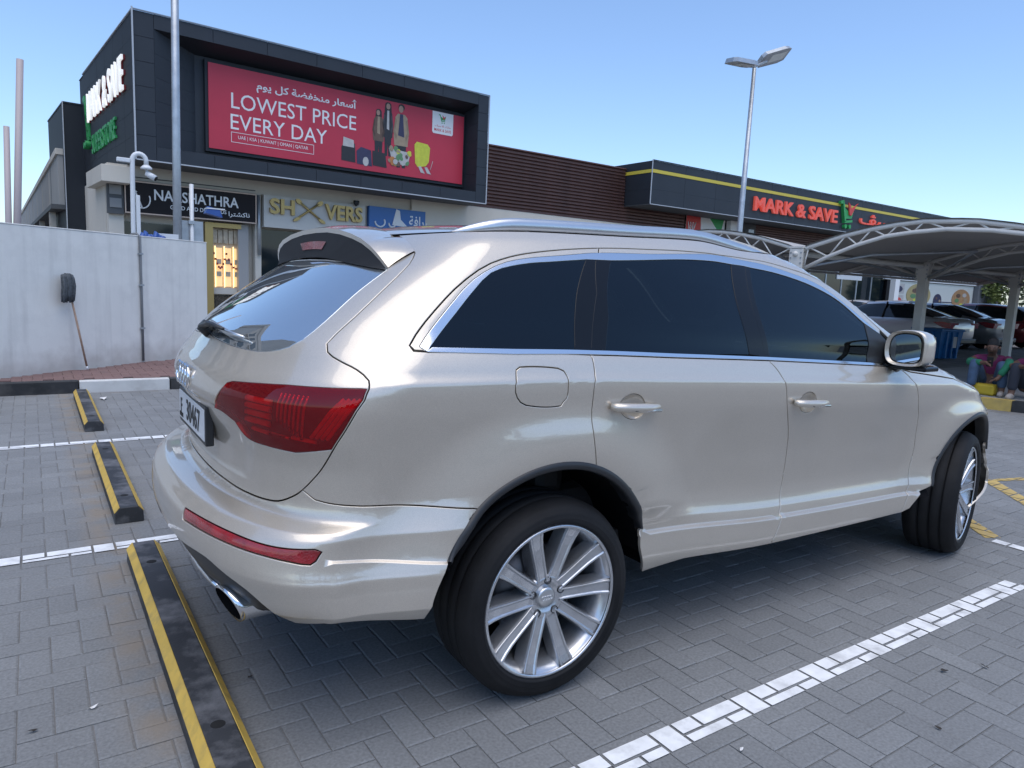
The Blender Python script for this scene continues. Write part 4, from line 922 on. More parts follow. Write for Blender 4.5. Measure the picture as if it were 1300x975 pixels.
def panel(name, loops, m, parent, off=0., gap=.0040, du=.04, lip=.014, disp=None, left=True, lpar=None, step=.018, edge=.0024, label=None, creases=()):
    """one body panel cut from the surface, with rolled edges; left=True adds its mirror image on the other side"""
    f = disp or (lambda u, v: 0.)
    L = []
    for k, lp in enumerate(loops):
        a = resample(lp, step); ar = np.sum(a[:, 0]*np.roll(a[:, 1], -1)-np.roll(a[:, 0], -1)*a[:, 1])
        if (ar > 0) == (k > 0): a = a[::-1]
        h = 1e-4; Su = (SX(a[:, 0]+h, a[:, 1])-SX(a[:, 0]-h, a[:, 1]))/(2*h); Sv = (SX(a[:, 0], a[:, 1]+h)-SX(a[:, 0], a[:, 1]-h))/(2*h)
        t = np.roll(a, -1, 0)-np.roll(a, 1, 0); T3 = Su*t[:, :1]+Sv*t[:, 1:]; T3 /= np.linalg.norm(T3, axis=1, keepdims=True)+1e-12
        N = SN(a[:, 0], a[:, 1]); O = np.cross(T3, N)         # outward in the surface
        d = -O*gap
        E, F, G = (Su*Su).sum(1), (Su*Sv).sum(1), (Sv*Sv).sum(1); p, q = (Su*d).sum(1), (Sv*d).sum(1); D = E*G-F*F+1e-12
        a = a+np.clip(np.stack([(G*p-F*q)/D, (E*q-F*p)/D], 1), -.02, .02)
        L.append((a, O))
    allp = np.concatenate([a for a, _ in L]); outer = L[0][0]
    u0, u1, v0, v1 = outer[:, 0].min(), outer[:, 0].max(), outer[:, 1].min(), outer[:, 1].max()
    rows = VROWS[(VROWS > v0) & (VROWS < v1)]
    us = np.arange(math.floor(u0/du)*du, u1, du)
    g = np.array([(x, y) for i, y in enumerate(rows) for x in us]).reshape(-1, 2)
    if len(g):
        k = inside(g, outer)
        for a, _ in L[1:]: k &= ~inside(g, a)
        g = g[k]
        if len(g):
            dd = np.full(len(g), 9.)
            for i in range(0, len(allp), 200): dd = np.minimum(dd, np.sqrt(((g[:, None]-allp[None, i:i+200])**2).sum(2)).min(1))
            g = g[dd > .009]
    cl = []
    for c in creases:
        for d in (-.0042, -.0014, .0014, .0042): cl.append(np.array([(p[0], p[1]+d) for p in c]))
    if cl and len(g):
        cc = np.concatenate(cl); g = g[np.sqrt(((g[:, None]-cc[None])**2).sum(2)).min(1) > .010]
    pts = np.concatenate([allp]+cl+[g]); edges = []; k = 0
    for a, _ in L:
        n = len(a); edges += [(k+i, k+(i+1) % n) for i in range(n)]; k += n
    for a in cl: edges += [(k+i, k+i+1) for i in range(len(a)-1)]; k += len(a)
    r = delaunay_2d_cdt([Vector(p) for p in pts], edges, [], 0, 1e-7)
    vs = np.array([v[:] for v in r[0]]); fs = np.array([f_ for f_ in r[2]])
    c = vs[fs].mean(1); kk = inside(c, outer)
    for a, _ in L[1:]: kk &= ~inside(c, a)
    fs = fs[kk]
    def at(p, o=off):
        return SX(p[:, 0], p[:, 1])+SN(p[:, 0], p[:, 1])*(o+np.broadcast_to(f(p[:, 0], p[:, 1]), (len(p),)))[:, None]
    V = at(vs); h = 2e-3
    a_ = at(vs+[h, 0])-at(vs-[h, 0]); b_ = at(vs+[0, h])-at(vs-[0, h]); NN = np.cross(a_, b_); NN /= np.linalg.norm(NN, axis=1, keepdims=True)+1e-12
    # orientation of triangles
    tri = V[fs]; fn = np.cross(tri[:, 1]-tri[:, 0], tri[:, 2]-tri[:, 0]); flip = (fn*NN[fs[:, 0]]).sum(1) < 0
    fs[flip] = fs[flip][:, ::-1]
    verts = [V]; norms = [NN]; faces = [tuple(x) for x in fs]; base = len(V)
    for a, O in L:
        P = at(a); N = SN(a[:, 0], a[:, 1]); n = len(a)
        rings = [(P, N), (P+O*edge*.7-N*edge*.3, (N+O)/1.414), (P+O*edge-N*edge*1.2, O), (P+O*edge-N*lip, O)]
        for q, w in rings: verts.append(q); norms.append(w)
        for j in range(3):
            b0, b1 = base+j*n, base+(j+1)*n
            for i in range(n):
                i2 = (i+1) % n; faces.append((b0+i, b1+i, b1+i2, b0+i2))
        base += 4*n
    V = np.concatenate(verts); N = np.concatenate(norms)
    o = None
    for s in ((1, -1) if left else (1,)):
        W = V*[1, s, 1]; Nw = N*[1, s, 1]
        me = bpy.data.meshes.new(name); me.from_pydata(W.tolist(), [], faces if s > 0 else [x[::-1] for x in faces])
        me.polygons.foreach_set('use_smooth', [True]*len(me.polygons)); me.update()
        me.normals_split_custom_set_from_vertices(Nw.tolist())
        q = link(name, me, m, parent if s > 0 or lpar is None else lpar)
        if label: q['label'] = label
        if s > 0: o = q
        else: o2 = q
    return (o, o2) if left else o

# ------------------------------------------------------------------ car materials
def paint_material():
    m = mat('champagne_paint', (.64, .57, .475), rough=.34, metal=.5, coat=1., coat_rough=.015)
    m.node_tree.nodes['Principled BSDF'].inputs['Coat IOR'].default_value = 1.75
    nt = m.node_tree; n = nt.nodes; l = nt.links; b = n['Principled BSDF']
    tc = n.new('ShaderNodeTexCoord'); vo = n.new('ShaderNodeTexVoronoi'); vo.inputs['Scale'].default_value = 900
    l.new(tc.outputs['Object'], vo.inputs['Vector'])
    mp = n.new('ShaderNodeMapRange'); mp.inputs[3].default_value = .86; mp.inputs[4].default_value = 1.14; l.new(vo.outputs['Color'], mp.inputs[0])
    mx = n.new('ShaderNodeMix'); mx.data_type = 'RGBA'; mx.blend_type = 'MULTIPLY'; mx.inputs[0].default_value = 1
    mx.inputs[6].default_value = (.64, .57, .475, 1); l.new(mp.outputs[0], mx.inputs[7])
    # a film of road dust, thicker low on the body
    sp = n.new('ShaderNodeSeparateXYZ'); l.new(tc.outputs['Object'], sp.inputs[0])
    hz = n.new('ShaderNodeMapRange'); hz.inputs[1].default_value = 1.0; hz.inputs[2].default_value = .25; hz.inputs[4].default_value = .30; l.new(sp.outputs['Z'], hz.inputs[0])
    nz = n.new('ShaderNodeTexNoise'); nz.inputs['Scale'].default_value = 5; nz.inputs['Detail'].default_value = 8; l.new(tc.outputs['Object'], nz.inputs['Vector'])
    mu = n.new('ShaderNodeMath'); mu.operation = 'MULTIPLY'; l.new(hz.outputs[0], mu.inputs[0]); l.new(nz.outputs[0], mu.inputs[1])
    m2 = n.new('ShaderNodeMix'); m2.data_type = 'RGBA'; l.new(mu.outputs[0], m2.inputs[0]); l.new(mx.outputs[2], m2.inputs[6]); m2.inputs[7].default_value = (.36, .33, .29, 1)
    l.new(m2.outputs[2], b.inputs['Base Color'])
    cr = n.new('ShaderNodeMapRange'); cr.inputs[3].default_value = .01; cr.inputs[4].default_value = .12; l.new(mu.outputs[0], cr.inputs[0]); cr.inputs[2].default_value = .3
    l.new(cr.outputs[0], b.inputs['Coat Roughness'])
    return m
PAINT = paint_material()
DARK = mat('dark_cavity', (.006, .006, .007), rough=.9, spec=.1)
TRIM = mat('black_plastic', (.022, .023, .025), rough=.42, vary=.12, vscale=14, bump=.05, bscale=300)
GLOSS = mat('gloss_black', (.007, .008, .010), rough=.06, spec=.28)
RGLASS = mat('rear_glass', (.60, .64, .66), rough=.012, metal=.9)
CHROME = mat('bright_trim', (.78, .79, .80), rough=.16, metal=1.)
SATIN = mat('satin_silver', (.62, .63, .64), rough=.28, metal=.85)
TYRE = mat('tyre_rubber', (.010, .010, .011), rough=.7, spec=.3, vary=.25, vscale=9, bump=.12, bscale=180, dirt=(.035, .032, .03), dirt_amt=.3, dirt_scale=5)
ALLOY = mat('alloy_wheel', (.60, .61, .63), rough=.27, metal=.8, vary=.06, vscale=12, dirt=(.22, .20, .18), dirt_amt=.35, dirt_scale=9)
BRAKE = mat('brake_disc', (.16, .15, .15), rough=.45, metal=.8)
def window_material(name, tint, clear):
    m = bpy.data.materials.new(name); m.use_nodes = True; nt = m.node_tree; n = nt.nodes; l = nt.links; n.clear()
    tr = n.new('ShaderNodeBsdfTransparent'); tr.inputs[0].default_value = (*[c*clear for c in tint], 1)
    gl = n.new('ShaderNodeBsdfGlossy'); gl.inputs['Roughness'].default_value = .012; gl.inputs[0].default_value = (.78, .92, 1, 1)
    fr = n.new('ShaderNodeFresnel'); fr.inputs[0].default_value = 1.5
    mx = n.new('ShaderNodeMixShader'); o = n.new('ShaderNodeOutputMaterial')
    l.new(fr.outputs[0], mx.inputs[0]); l.new(tr.outputs[0], mx.inputs[1]); l.new(gl.outputs[0], mx.inputs[2]); l.new(mx.outputs[0], o.inputs[0])
    return m
WINDOW = window_material('tinted_glass', (.7, .9, 1.), .05)
WSCREEN = window_material('windscreen_glass', (.9, 1., .97), .75)
def lens_material(name, tint):
    m = bpy.data.materials.new(name); m.use_nodes = True; nt = m.node_tree; n = nt.nodes; l = nt.links; n.clear()
    tr = n.new('ShaderNodeBsdfTransparent'); tr.inputs[0].default_value = (*tint, 1)
    df = n.new('ShaderNodeBsdfDiffuse'); df.inputs[0].default_value = (.72, .010, .020, 1)
    gl = n.new('ShaderNodeBsdfGlossy'); gl.inputs['Roughness'].default_value = .01
    fr = n.new('ShaderNodeFresnel'); fr.inputs[0].default_value = 1.5
    m0 = n.new('ShaderNodeMixShader'); m0.inputs[0].default_value = .20
    mx = n.new('ShaderNodeMixShader'); o = n.new('ShaderNodeOutputMaterial')
    l.new(tr.outputs[0], m0.inputs[1]); l.new(df.outputs[0], m0.inputs[2])
    l.new(fr.outputs[0], mx.inputs[0]); l.new(m0.outputs[0], mx.inputs[1]); l.new(gl.outputs[0], mx.inputs[2]); l.new(mx.outputs[0], o.inputs[0])
    return m
LENS = lens_material('red_lens', (1., .10, .11))
REFLECTOR = mat('red_reflector', (.30, .006, .012), rough=.12, coat=1., bump=.25, bscale=160, vary=.35, vscale=14)
LAMPRED = mat('lamp_red_plastic', (1., .035, .035), rough=.25, coat=.5)
LAMPDARK = mat('lamp_housing', (.60, .028, .035), rough=.25, vary=.5, vscale=25)
LAMPSILVER = mat('lamp_reflector', (.8, .72, .72), rough=.1, metal=1.)
PLATE = mat('plate_white', (.72, .74, .76), rough=.35, coat=.3)
INK = mat('black_ink', (.015, .015, .015), rough=.5)
SEAT = mat('seat_leather', (.035, .032, .03), rough=.55)

# ------------------------------------------------------------------ the parked car
CAR = empty('parked_car', (0, 0, 0), R(-.5286), 'large champagne car parked nearest in the open bay, seen from its rear corner', 'car')
def vline(*pts): return list(pts)
tg = smooth(FE['tg_seam'][:-2], .02)                       # spoiler notch ... bumper corner ... towards the middle
CB = (-PI/2, .752)
tg_r = tg+[(-1.15, .7515), CB]
def mirror_u(pts): return [(-PI-u, v) for u, v in pts]
spoil_low = [tuple(p) for p in FE['spoil'][4:]]            # from the notch along the lower spoiler seam
tail_top = spoil_low+[(-.36, 1.535), (-.6, 1.552), (-1., 1.56), (-PI/2, 1.563)]
tail_half = tg_r[::-1]+tail_top                            # centre bottom -> right seam -> top centre
tail_loop = tail_half+mirror_u(tail_half)[::-1][1:-1]
gl_r = [(-PI/2, 1.212), (-1.25, 1.206)]+smooth([FE['rglass'][i] for i in (7, 6, 5, 4, 3, 2, 1, 0)], .03)+[(-.335, 1.536), (-.6, 1.548), (-1., 1.556), (-PI/2, 1.558)]
gl_loop = gl_r+mirror_u(gl_r)[::-1][1:-1]
lamp = smooth(FE['lamp'][2:7], .02)
lamp_loop = [FE['lamp'][1], FE['lamp'][2]]+[(u-.007, v) for u, v in tg if .938 < v < 1.131 and u < -.12]+[FE['lamp'][6]]+smooth(FE['lamp'][6:10], .02)[1:]+smooth(FE['lamp'][9:12], .02)[1:]+[FE['lamp'][12], FE['lamp'][0]]
lamp_loop = [tuple(p) for p in lamp_loop]
# widen the lamp's outer edge to the seam
def recess(u, v):
    w = np.abs(np.where(u < -PI/2, -PI-u, u)+PI/2)*.42     # rough distance from the middle of the tail
    return -.012*(1-sm(.40, .45, w))*sm(.785, .815, v)*(1-sm(.985, 1.02, v))+.006*(1-sm(.42, .5, w))*np.exp(-((v-1.035)/.022)**2)
tailgate = panel('tailgate', [tail_loop, gl_loop, lamp_loop, mirror_u(lamp_loop)], PAINT, CAR, left=False, du=.03, disp=recess)
panel('rear_window', [gl_loop], RGLASS, CAR, left=False, gap=.0015, off=-.001, du=.05)
bs = smooth([FE['tg_seam'][14]]+FE['bseam'][1:], .03)
RA = (-.025, .386, .480); FA = (2.99, .355, .490)
def arc(c, a0, a1, n=40, dr=0.):
    return [uv_at(c[0]+(c[2]+dr)*math.cos(R(a0+(a1-a0)*i/n)), c[1]+(c[2]+dr)*math.sin(R(a0+(a1-a0)*i/n))) for i in range(n+1)]
a_b = math.degrees(math.asin((.747-RA[1])/RA[2])); a_c = math.degrees(math.asin((.600-RA[1])/RA[2]))
bw = [tuple(p) for p in FE['bwheel'][1:3]]
low = smooth(FE['bump_low'][1:], .03)[::-1]
b_half = [(-PI/2, .750), (-1.15, .7495)]+tg[::-1][:0]
k14 = [i for i, p in enumerate(tg) if abs(p[0]-FE['tg_seam'][14][0]) < 1e-6 and abs(p[1]-FE['tg_seam'][14][1]) < 1e-6][0]
b_half += [(u, v-.001) for u, v in tg[k14+1:][::-1]]+bs+arc(RA, 180-a_b, 180-a_c, 8)+bw+[tuple(p) for p in FE['bump_bot'][::-1]]+low+[(-1.1, .548), (-PI/2, .545)]
b_loop = b_half+mirror_u(b_half)[::-1][1:-1]
rf = FE['refl']; refl_loop = [tuple(rf[0]), tuple(rf[1])]+smooth(rf[1:7], .02)[1:]+[tuple(rf[7])]+smooth([rf[8], rf[9], rf[10], rf[11], rf[0]], .02)[:-1]
def bump_shape(u, v):
    w = np.where(u < -PI/2, -PI-u, u); side = sm(-.45, -.05, w)
    return .010*sm(.70, .66, v)*(1-side)*sm(.50, .62, v)
def u_at(x, v):
    a, b = -PI/2, float(uend(v))
    for _ in range(40):
        u = (a+b)/2
        if S(u, v)[0] < x: a = u
        else: b = u
    return u
bcr = [(u_at(x, .597-.1155*(x+.438)), .597-.1155*(x+.438)) for x in np.linspace(-.795, -.455, 28)]
panel('rear_bumper', [b_loop, refl_loop, mirror_u(refl_loop)], PAINT, CAR, left=False, du=.03, disp=bump_shape, creases=[bcr, mirror_u(bcr)])
panel('bumper_reflector', [refl_loop], REFLECTOR, CAR, off=-.003, du=.04, disp=bump_shape)
d_half = [(-PI/2, .535), (-1.1, .54)]+low[::-1]+[(-.24, .445), (-.34, .405), (-.5, .37), (-.8, .345), (-1.1, .335), (-PI/2, .33)]
panel('diffuser', [d_half+mirror_u(d_half)[::-1][1:-1]], TRIM, CAR, left=False, off=-.022, du=.06)
# chrome lip under the bumper
lip = [SX(u, v)+SN(u, v)*-.016 for u, v in ([(-PI-u, v) for u, v in [(-.6, .42), (-.8, .395), (-1.1, .38)]]+[(-PI/2, .378)]+[(-1.1, .38), (-.8, .395), (-.6, .42)])]
MB().tube(lip, .009, 8).build('diffuser_trim', CHROME, CAR)

# quarter panel with the roof side
dst = smooth(FE['doorseam_top'], .03)
rs = side_line(FE['rseam'], .02)
cho = smooth(FE['chrome_out'][1:], .03)
k760 = min(range(len(dst)), key=lambda i: abs(dst[i][0]-FE['rseam'][0][0])+abs(dst[i][1]-FE['rseam'][0][1]))
belt_q = [tuple(FE['chrome_out'][0]), (.3, 1.232)]
ap = [(float(uend(v))-PI/2+.30, v) for v in np.linspace(1.245, 1.655, 16)]
roofe = [(u, 1.655) for u in np.arange(float(uend(1.655))-PI/2+.2, -.30, -.06)]
k0 = [i for i, p in enumerate(tg) if abs(p[0]-FE['tg_seam'][14][0]) < 1e-6][0]
arc_q = arc(RA, 180-a_b, math.degrees(math.asin((.836-RA[1])/RA[2])), 26)
quarter = tg[:k14+1]+bs[1:]+arc_q+rs[::-1][1:]
q_up = [p for p in rs if p[1] > 1.24]
# quarter: the rear door seam up to the belt, back along the belt, up round the side windows, forward to the windscreen pillar, back along the roof
quarter = tg[:k14+1]+bs[1:]+arc_q+[p for p in rs[::-1] if p[1] < 1.222]+[(.622, 1.2225)]+belt_q[::-1]+[(-.06, 1.236)]+dst+[(2.50, 1.345), (2.60, 1.238)]+ap+roofe+[(-.46, 1.652), (-.36, 1.62)]
fl = smooth(FE['fuel']+FE['fuel'][:1], .02)[:-1]
panel('quarter_panel', [quarter, fl], PAINT, CAR, du=.04)
panel('fuel_flap', [fl], PAINT, CAR, du=.04)
# window surround (painted door frames above the bright trim)
c760 = min(range(len(cho)), key=lambda i: abs(cho[i][0]-.48)+abs(cho[i][1]-1.584))
panel('window_frame', [dst[:k760+1]+cho[:c760+1][::-1]+[(-.012, 1.2350), (-.058, 1.2378)]], PAINT, CAR, du=.05, edge=.0012)
fr2 = cho[c760:]
panel('window_frame', [dst[k760:]+fr2[::-1]], PAINT, CAR, du=.05, edge=.0012)
# bright strip round the side windows
gup = smooth(FE['q_glass'][:7], .03)+smooth(FE['glass_up'][:8], .03)
strip = [tuple(FE['chrome_out'][0])]+cho+gup[::-1]
panel('bright_trim_strip', [strip], CHROME, CAR, off=.0015, gap=.0005, du=.05, edge=.002)
panel('belt_trim_strip', [[(-.009, 1.233), (.3, 1.225), (.62, 1.2245), (1.05, 1.225), (1.58, 1.227), (2.58, 1.221), (2.56, 1.2315), (1.58, 1.2375), (1.05, 1.2365), (.62, 1.2365), (.3, 1.2395), (0., 1.246)]], CHROME, CAR, off=.003, gap=.0004, du=.06, edge=.002)
# glass and pillars
qg = smooth(FE['q_glass'][:7], .03)+[tuple(FE['q_glass'][7]), tuple(FE['q_glass'][8])]
panel('quarter_window', [qg], WINDOW, CAR, off=-.003, gap=.0005, du=.06)
rdg = [tuple(FE['glass_up'][0]), tuple(FE['glass_up'][1]), tuple(FE['glass_up'][2])]+[tuple(FE['rglass_r'][1])]+[tuple(FE['glass_low'][1])]+[tuple(p) for p in FE['rg_l'][::-1]]
panel('rear_door_window', [rdg], WINDOW, CAR, off=-.003, gap=.0005, du=.06)
fdg = [tuple(FE['fglass_l'][0])]+smooth(FE['glass_up'][4:8], .03)+[tuple(FE['glass_up'][8]), (2.345, 1.2365)]+[tuple(FE['fglass_l'][1])]
panel('front_door_window', [fdg], WINDOW, CAR, off=-.003, gap=.0005, du=.06)
panel('pillar_trim', [[tuple(FE['q_glass'][6]), tuple(FE['rseam'][0]), (.47, 1.585), tuple(FE['rseam'][1]), tuple(FE['rseam'][2]), (.55, 1.236)]], GLOSS, CAR, off=-.001, gap=.0012, du=.06)
panel('pillar_trim', [[(.47, 1.588), tuple(FE['rg_l'][0]), tuple(FE['rg_l'][1]), tuple(FE['rg_l'][2]), tuple(FE['rseam'][2]), tuple(FE['rseam'][1])]], GLOSS, CAR, off=-.001, gap=.0012, du=.06)
panel('pillar_trim', [[tuple(FE['rglass_r'][0]), tuple(FE['mseam'][0]), tuple(FE['mseam'][1]), tuple(FE['rglass_r'][1])]], GLOSS, CAR, off=-.001, gap=.0012, du=.06)
panel('pillar_trim', [[tuple(FE['mseam'][0]), tuple(FE['fglass_l'][0]), tuple(FE['fglass_l'][1]), tuple(FE['mseam'][1])]], GLOSS, CAR, off=-.001, gap=.0012, du=.06)
panel('pillar_trim', [[tuple(FE['glass_up'][7]), tuple(FE['chrome_out'][-1]), (2.48, 1.33), (2.57, 1.235), (2.348, 1.2365), tuple(FE['glass_up'][8])]], TRIM, CAR, off=.001, gap=.0012, du=.06)

# doors
ms = side_line(FE['mseam'][1:], .006); fs_ = side_line(FE['fseam'], .006)
def ellipse(c, a, b, n=28): return [(c[0]+a*math.cos(2*PI*i/n), c[1]+b*math.sin(2*PI*i/n)) for i in range(n)]
RHC = ((FE['rseam'][4][0]+.225), 1.042); FHC = (1.947, 1.048)
BH = (.062, .047)
def bowl(c): return lambda u, v: -.020*np.clip(1-((u-c[0]-(v-c[1])*-.28)/BH[0])**2-((v-c[1])/BH[1])**2, 0, 1)**.6
def tilt(c, lp): return [(u+(v-c[1])*-.28, v) for u, v in lp]
RHC = (.902, 1.042)
a_s = math.degrees(math.asin((.553-RA[1])/RA[2])); a_d = math.degrees(math.asin((.836-RA[1])/RA[2]))
rd = [p for p in rs if p[1] < 1.222]
rdoor = [(.622, 1.2225)]+rd+arc(RA, a_d, a_s, 26)[1:]+[tuple(p) for p in FE['rsill']]+[(1.35, .394), tuple(FE['sillbot'][1])]+[p for p in ms[::-1] if p[1] < 1.222 and p[1] > .42]+[(1.605, 1.2245), (1.05, 1.2225)]
rh = tilt(RHC, ellipse(RHC, *BH)); fh = tilt(FHC, ellipse(FHC, *BH))
rear_door, rear_door_l = panel('rear_door', [rdoor, rh], PAINT, CAR, du=.045)
fdoor = [(1.605, 1.2245)]+[p for p in ms if p[1] < 1.222 and p[1] > .42]+[(tuple(FE['sillbot'][1]))]+[(2.4, .420), tuple(FE['sillbot'][2])]+fs_[::-1]+[(2.575, 1.2185), (2.1, 1.2215)]
front_door, front_door_l = panel('front_door', [fdoor, fh], PAINT, CAR, du=.045)
for c, par, parl in ((RHC, rear_door, rear_door_l), (FHC, front_door, front_door_l)):
    lp = tilt(c, ellipse(c, *BH))
    panel('handle_recess', [lp], PAINT, par, du=.012, gap=.0002, lip=.003, edge=.0004, step=.01, disp=bowl(c), lpar=parl)
    for s, pp in ((1, par), (-1, parl)):
        P = [SX(c[0]+d, c[1]+.004-d*.0)+SN(c[0]+d, c[1])*h for d, h in ((-.108, .006), (-.098, .022), (-.05, .030), (.0, .032), (.05, .031), (.098, .025), (.112, .006))]
        hm = MB(); hm.tube([(p[0], s*p[1], p[2]) for p in P], [.013, .0165, .018, .018, .0175, .015, .010], 14, flat=.95)
        h_ = hm.build('door_handle', PAINT, pp)
        hb = MB(); Q = [SX(c[0]+d, c[1]-.003)+SN(c[0]+d, c[1])*.041 for d in (-.005, .105)]
        hb.tube([(p[0], s*p[1], p[2]) for p in Q], .006, 8); hb.build('handle_strip', CHROME, pp)
        Q = SX(c[0]-.022, c[1]+.004)+SN(c[0], c[1])*.044
        k = MB(); k.box(Q[0]-.007, Q[0]+.007, s*Q[1]-.003, s*Q[1]+.003, Q[2]-.008, Q[2]+.008); k.build('keyhole', INK, pp)

# front wing, bonnet, nose
a_f = math.degrees(math.asin((.475-FA[1])/FA[2]))
fa = arc(FA, 180-a_f, 40, 36)
nose_v = np.linspace(.60, 1.0, 8)
wing = fs_+[tuple(p) for p in FE['wingtip']]+[p for p in fa if p[1] > FE['wingtip'][-1][1]+.004]+[(float(uend(v))-PI/2+.62, v) for v in np.linspace(fa[-1][1]+.02, 1.06, 8)]+[(float(uend(1.12))-PI/2+.25, 1.12), (float(uend(1.16))-PI/2+.12, 1.165), (2.74, 1.195)]
panel('front_wing', [wing], PAINT, CAR, du=.05)
hl = [(2.60, 1.222), (2.74, 1.197), (float(uend(1.16))-PI/2+.12, 1.167), (float(uend(1.12))-PI/2+.25, 1.122)]+[(float(uend(1.06))-PI/2+k, 1.062) for k in (.62, .9, 1.2, PI/2)]+[(float(uend(v)), v) for v in (1.09, 1.12, 1.15, 1.18, 1.21, 1.228)]+[(float(uend(1.235))-PI/2+k, 1.235) for k in (1.2, .8, .45)]
panel('bonnet', [hl], PAINT, CAR, du=.05)
nb = [(float(uend(v))-PI/2+.62, v) for v in np.linspace(.64, 1.05, 8)]+[(float(uend(1.05))-PI/2+k, 1.052) for k in (.9, 1.2, PI/2)]+[(float(uend(v)), v) for v in np.linspace(1.04, .32, 12)]+[(float(uend(.32))-PI/2+k, .32) for k in (1.2, .8, .4)]+[uv_at(FA[0]+FA[2]*math.cos(R(a)), FA[1]+FA[2]*math.sin(R(a))) for a in (0, 12, 24, 34)]
panel('front_bumper', [nb], PAINT, CAR, du=.06)
def nose(k, v): return (float(uend(v))-PI/2+k, v)
gri = [nose(1.22, v) for v in np.linspace(.98, .46, 8)]+[nose(PI/2, .44)]
gri = gri+[(2*float(uend(v))-u, v) for u, v in gri[::-1][1:]]
panel('grille', [gri], TRIM, CAR, left=False, off=.004, gap=0, du=.06, edge=.001)
hl_l = [nose(.80, .99), nose(1.16, .975), nose(1.14, .89), nose(.95, .86), nose(.72, .90), nose(.66, .97)]
panel('headlight', [hl_l], RGLASS, CAR, off=.004, gap=0, du=.05, edge=.001)
ws = [(float(uend(v))-PI/2+.34, v) for v in np.linspace(1.25, 1.64, 10)]+[(float(uend(1.64))-PI/2+k, 1.645) for k in (.6, .9, 1.2, PI/2)]+[(float(uend(v)), v) for v in np.linspace(1.63, 1.25, 10)]+[(float(uend(1.245))-PI/2+k, 1.245) for k in (1.2, .8, .5)]
panel('windscreen', [ws], WSCREEN, CAR, du=.08, off=-.002)

# roof
n = 140; uu_ = np.linspace(-PI/2, float(uend(1.658)), n); ed = SX(uu_, 1.658); rows = []
x_a, x_b = ed[0][0], ed[-1][0]
for t in np.linspace(1, 0, 14):
    q = ed.copy(); q[:, 1] *= t; f_ = (1-t*t); env = np.sqrt(np.clip(1-(2*(ed[:, 0]-x_a)/(x_b-x_a)-1)**6, 0, 1)); q[:, 2] += .045*f_*env; rows.append(q)
vs = np.concatenate(rows); fcs = []
for j in range(13):
    for i in range(n-1): fcs.append((j*n+i, j*n+i+1, (j+1)*n+i+1, (j+1)*n+i))
vm = vs*[1, -1, 1]; rm = MB(); rm.add(vs, fcs, True); rm.add(vm, [f_[::-1] for f_ in fcs], True)
rf_ = rm.build('roof', PAINT, CAR); bm = bmesh.new(); bm.from_mesh(rf_.data); bmesh.ops.remove_doubles(bm, verts=bm.verts[:], dist=.0008); bmesh.ops.recalc_face_normals(bm, faces=bm.faces[:]); bm.to_mesh(rf_.data); bm.free()

# roof rails
for s in (1, -1):
    us = np.linspace(-.24, 1.56, 70); P = SX(us, 1.652); P[:, 1] += .035; k = np.sin(np.clip((us+.24)/.34, 0, 1)*PI/2)*np.sin(np.clip((1.56-us)/.45, 0, 1)*PI/2); P[:, 2] += -.014+.042*k
    MB().tube([(p[0], s*p[1], p[2]) for p in P], [.0155*(.25+.75*min(1., kk**.8)) for kk in k], 12, flat=1.55).build('roof_rail', SATIN, CAR)

# spoiler
lipc = [(0, -.548, 1.640), (.15, -.552, 1.637), (.30, -.556, 1.624), (.42, -.556, 1.606), (.50, -.550, 1.587), (.56, -.541, 1.562), (.605, -.527, 1.530), (.638, -.508, 1.492)]
seam = [(-PI/2, 1.70)]
yk = np.linspace(0, 1, 22)
def interp(arr, t, k): return np.interp(t, np.linspace(0, 1, len(arr)), [a[k] for a in arr])
sm_lip = np.array([[interp(lipc, t, 1), interp(lipc, t, 0), interp(lipc, t, 2)] for t in yk])
top = []
for t in yk:
    if t < .62:
        y = .40*t/.62; top.append((-.372-.0*y, y, 1.662-.25*y*y-.02*(y/.4)**3))
    else:
        k = (t-.62)/.38
        a = [SX(u, v) for u, v in ((-.456, 1.650), (-.39, 1.632), (-.338, 1.613), (-.30, 1.592), (-.283, 1.582))]
        p = np.array([np.interp(k, np.linspace(0, 1, 5), [q[i] for q in a]) for i in range(3)]); top.append((p[0], -p[1], p[2]+.004))
top = np.array(top)
sp_v = []; sp_f = []; m_ = 9
und = np.array([SX(u, v)+SN(u, v)*.003 for u, v in [(-PI/2+t*1.245, 1.566-.052*t**3) for t in yk]]); und[:, 1] *= -1
for i in range(len(yk)):
    a, b = top[i], sm_lip[i]
    mid = (a+b)/2+np.array([-.01, 0, .014])*(1-.6*yk[i])
    for j in range(m_-2):
        t = j/(m_-3); sp_v.append(a*(1-t)**2+2*mid*t*(1-t)+b*t*t)
    sp_v.append(b+np.array([.004, -.001, -.017])); sp_v.append(und[i])
for i in range(len(yk)-1):
    for j in range(m_-1): sp_f.append((i*m_+j, i*m_+j+1, (i+1)*m_+j+1, (i+1)*m_+j))
sp_v = np.array(sp_v); spm = MB()
up = [f_ for f_ in sp_f if f_[0] % m_ < m_-2]; dn = [f_ for f_ in sp_f if f_[0] % m_ == m_-2]
for s in (1, -1): spm.add(sp_v*[1, s, 1], up, True)
spo = spm.build('spoiler', PAINT, CAR); bm = bmesh.new(); bm.from_mesh(spo.data); bmesh.ops.remove_doubles(bm, verts=bm.verts[:], dist=.0005); bmesh.ops.recalc_face_normals(bm, faces=bm.faces[:]); bm.to_mesh(spo.data); bm.free()
md = spo.modifiers.new('thick', 'EDGE_SPLIT'); md.split_angle = R(38)
um = MB()
for s in (1, -1): um.add(sp_v*[1, s, 1], dn, True)
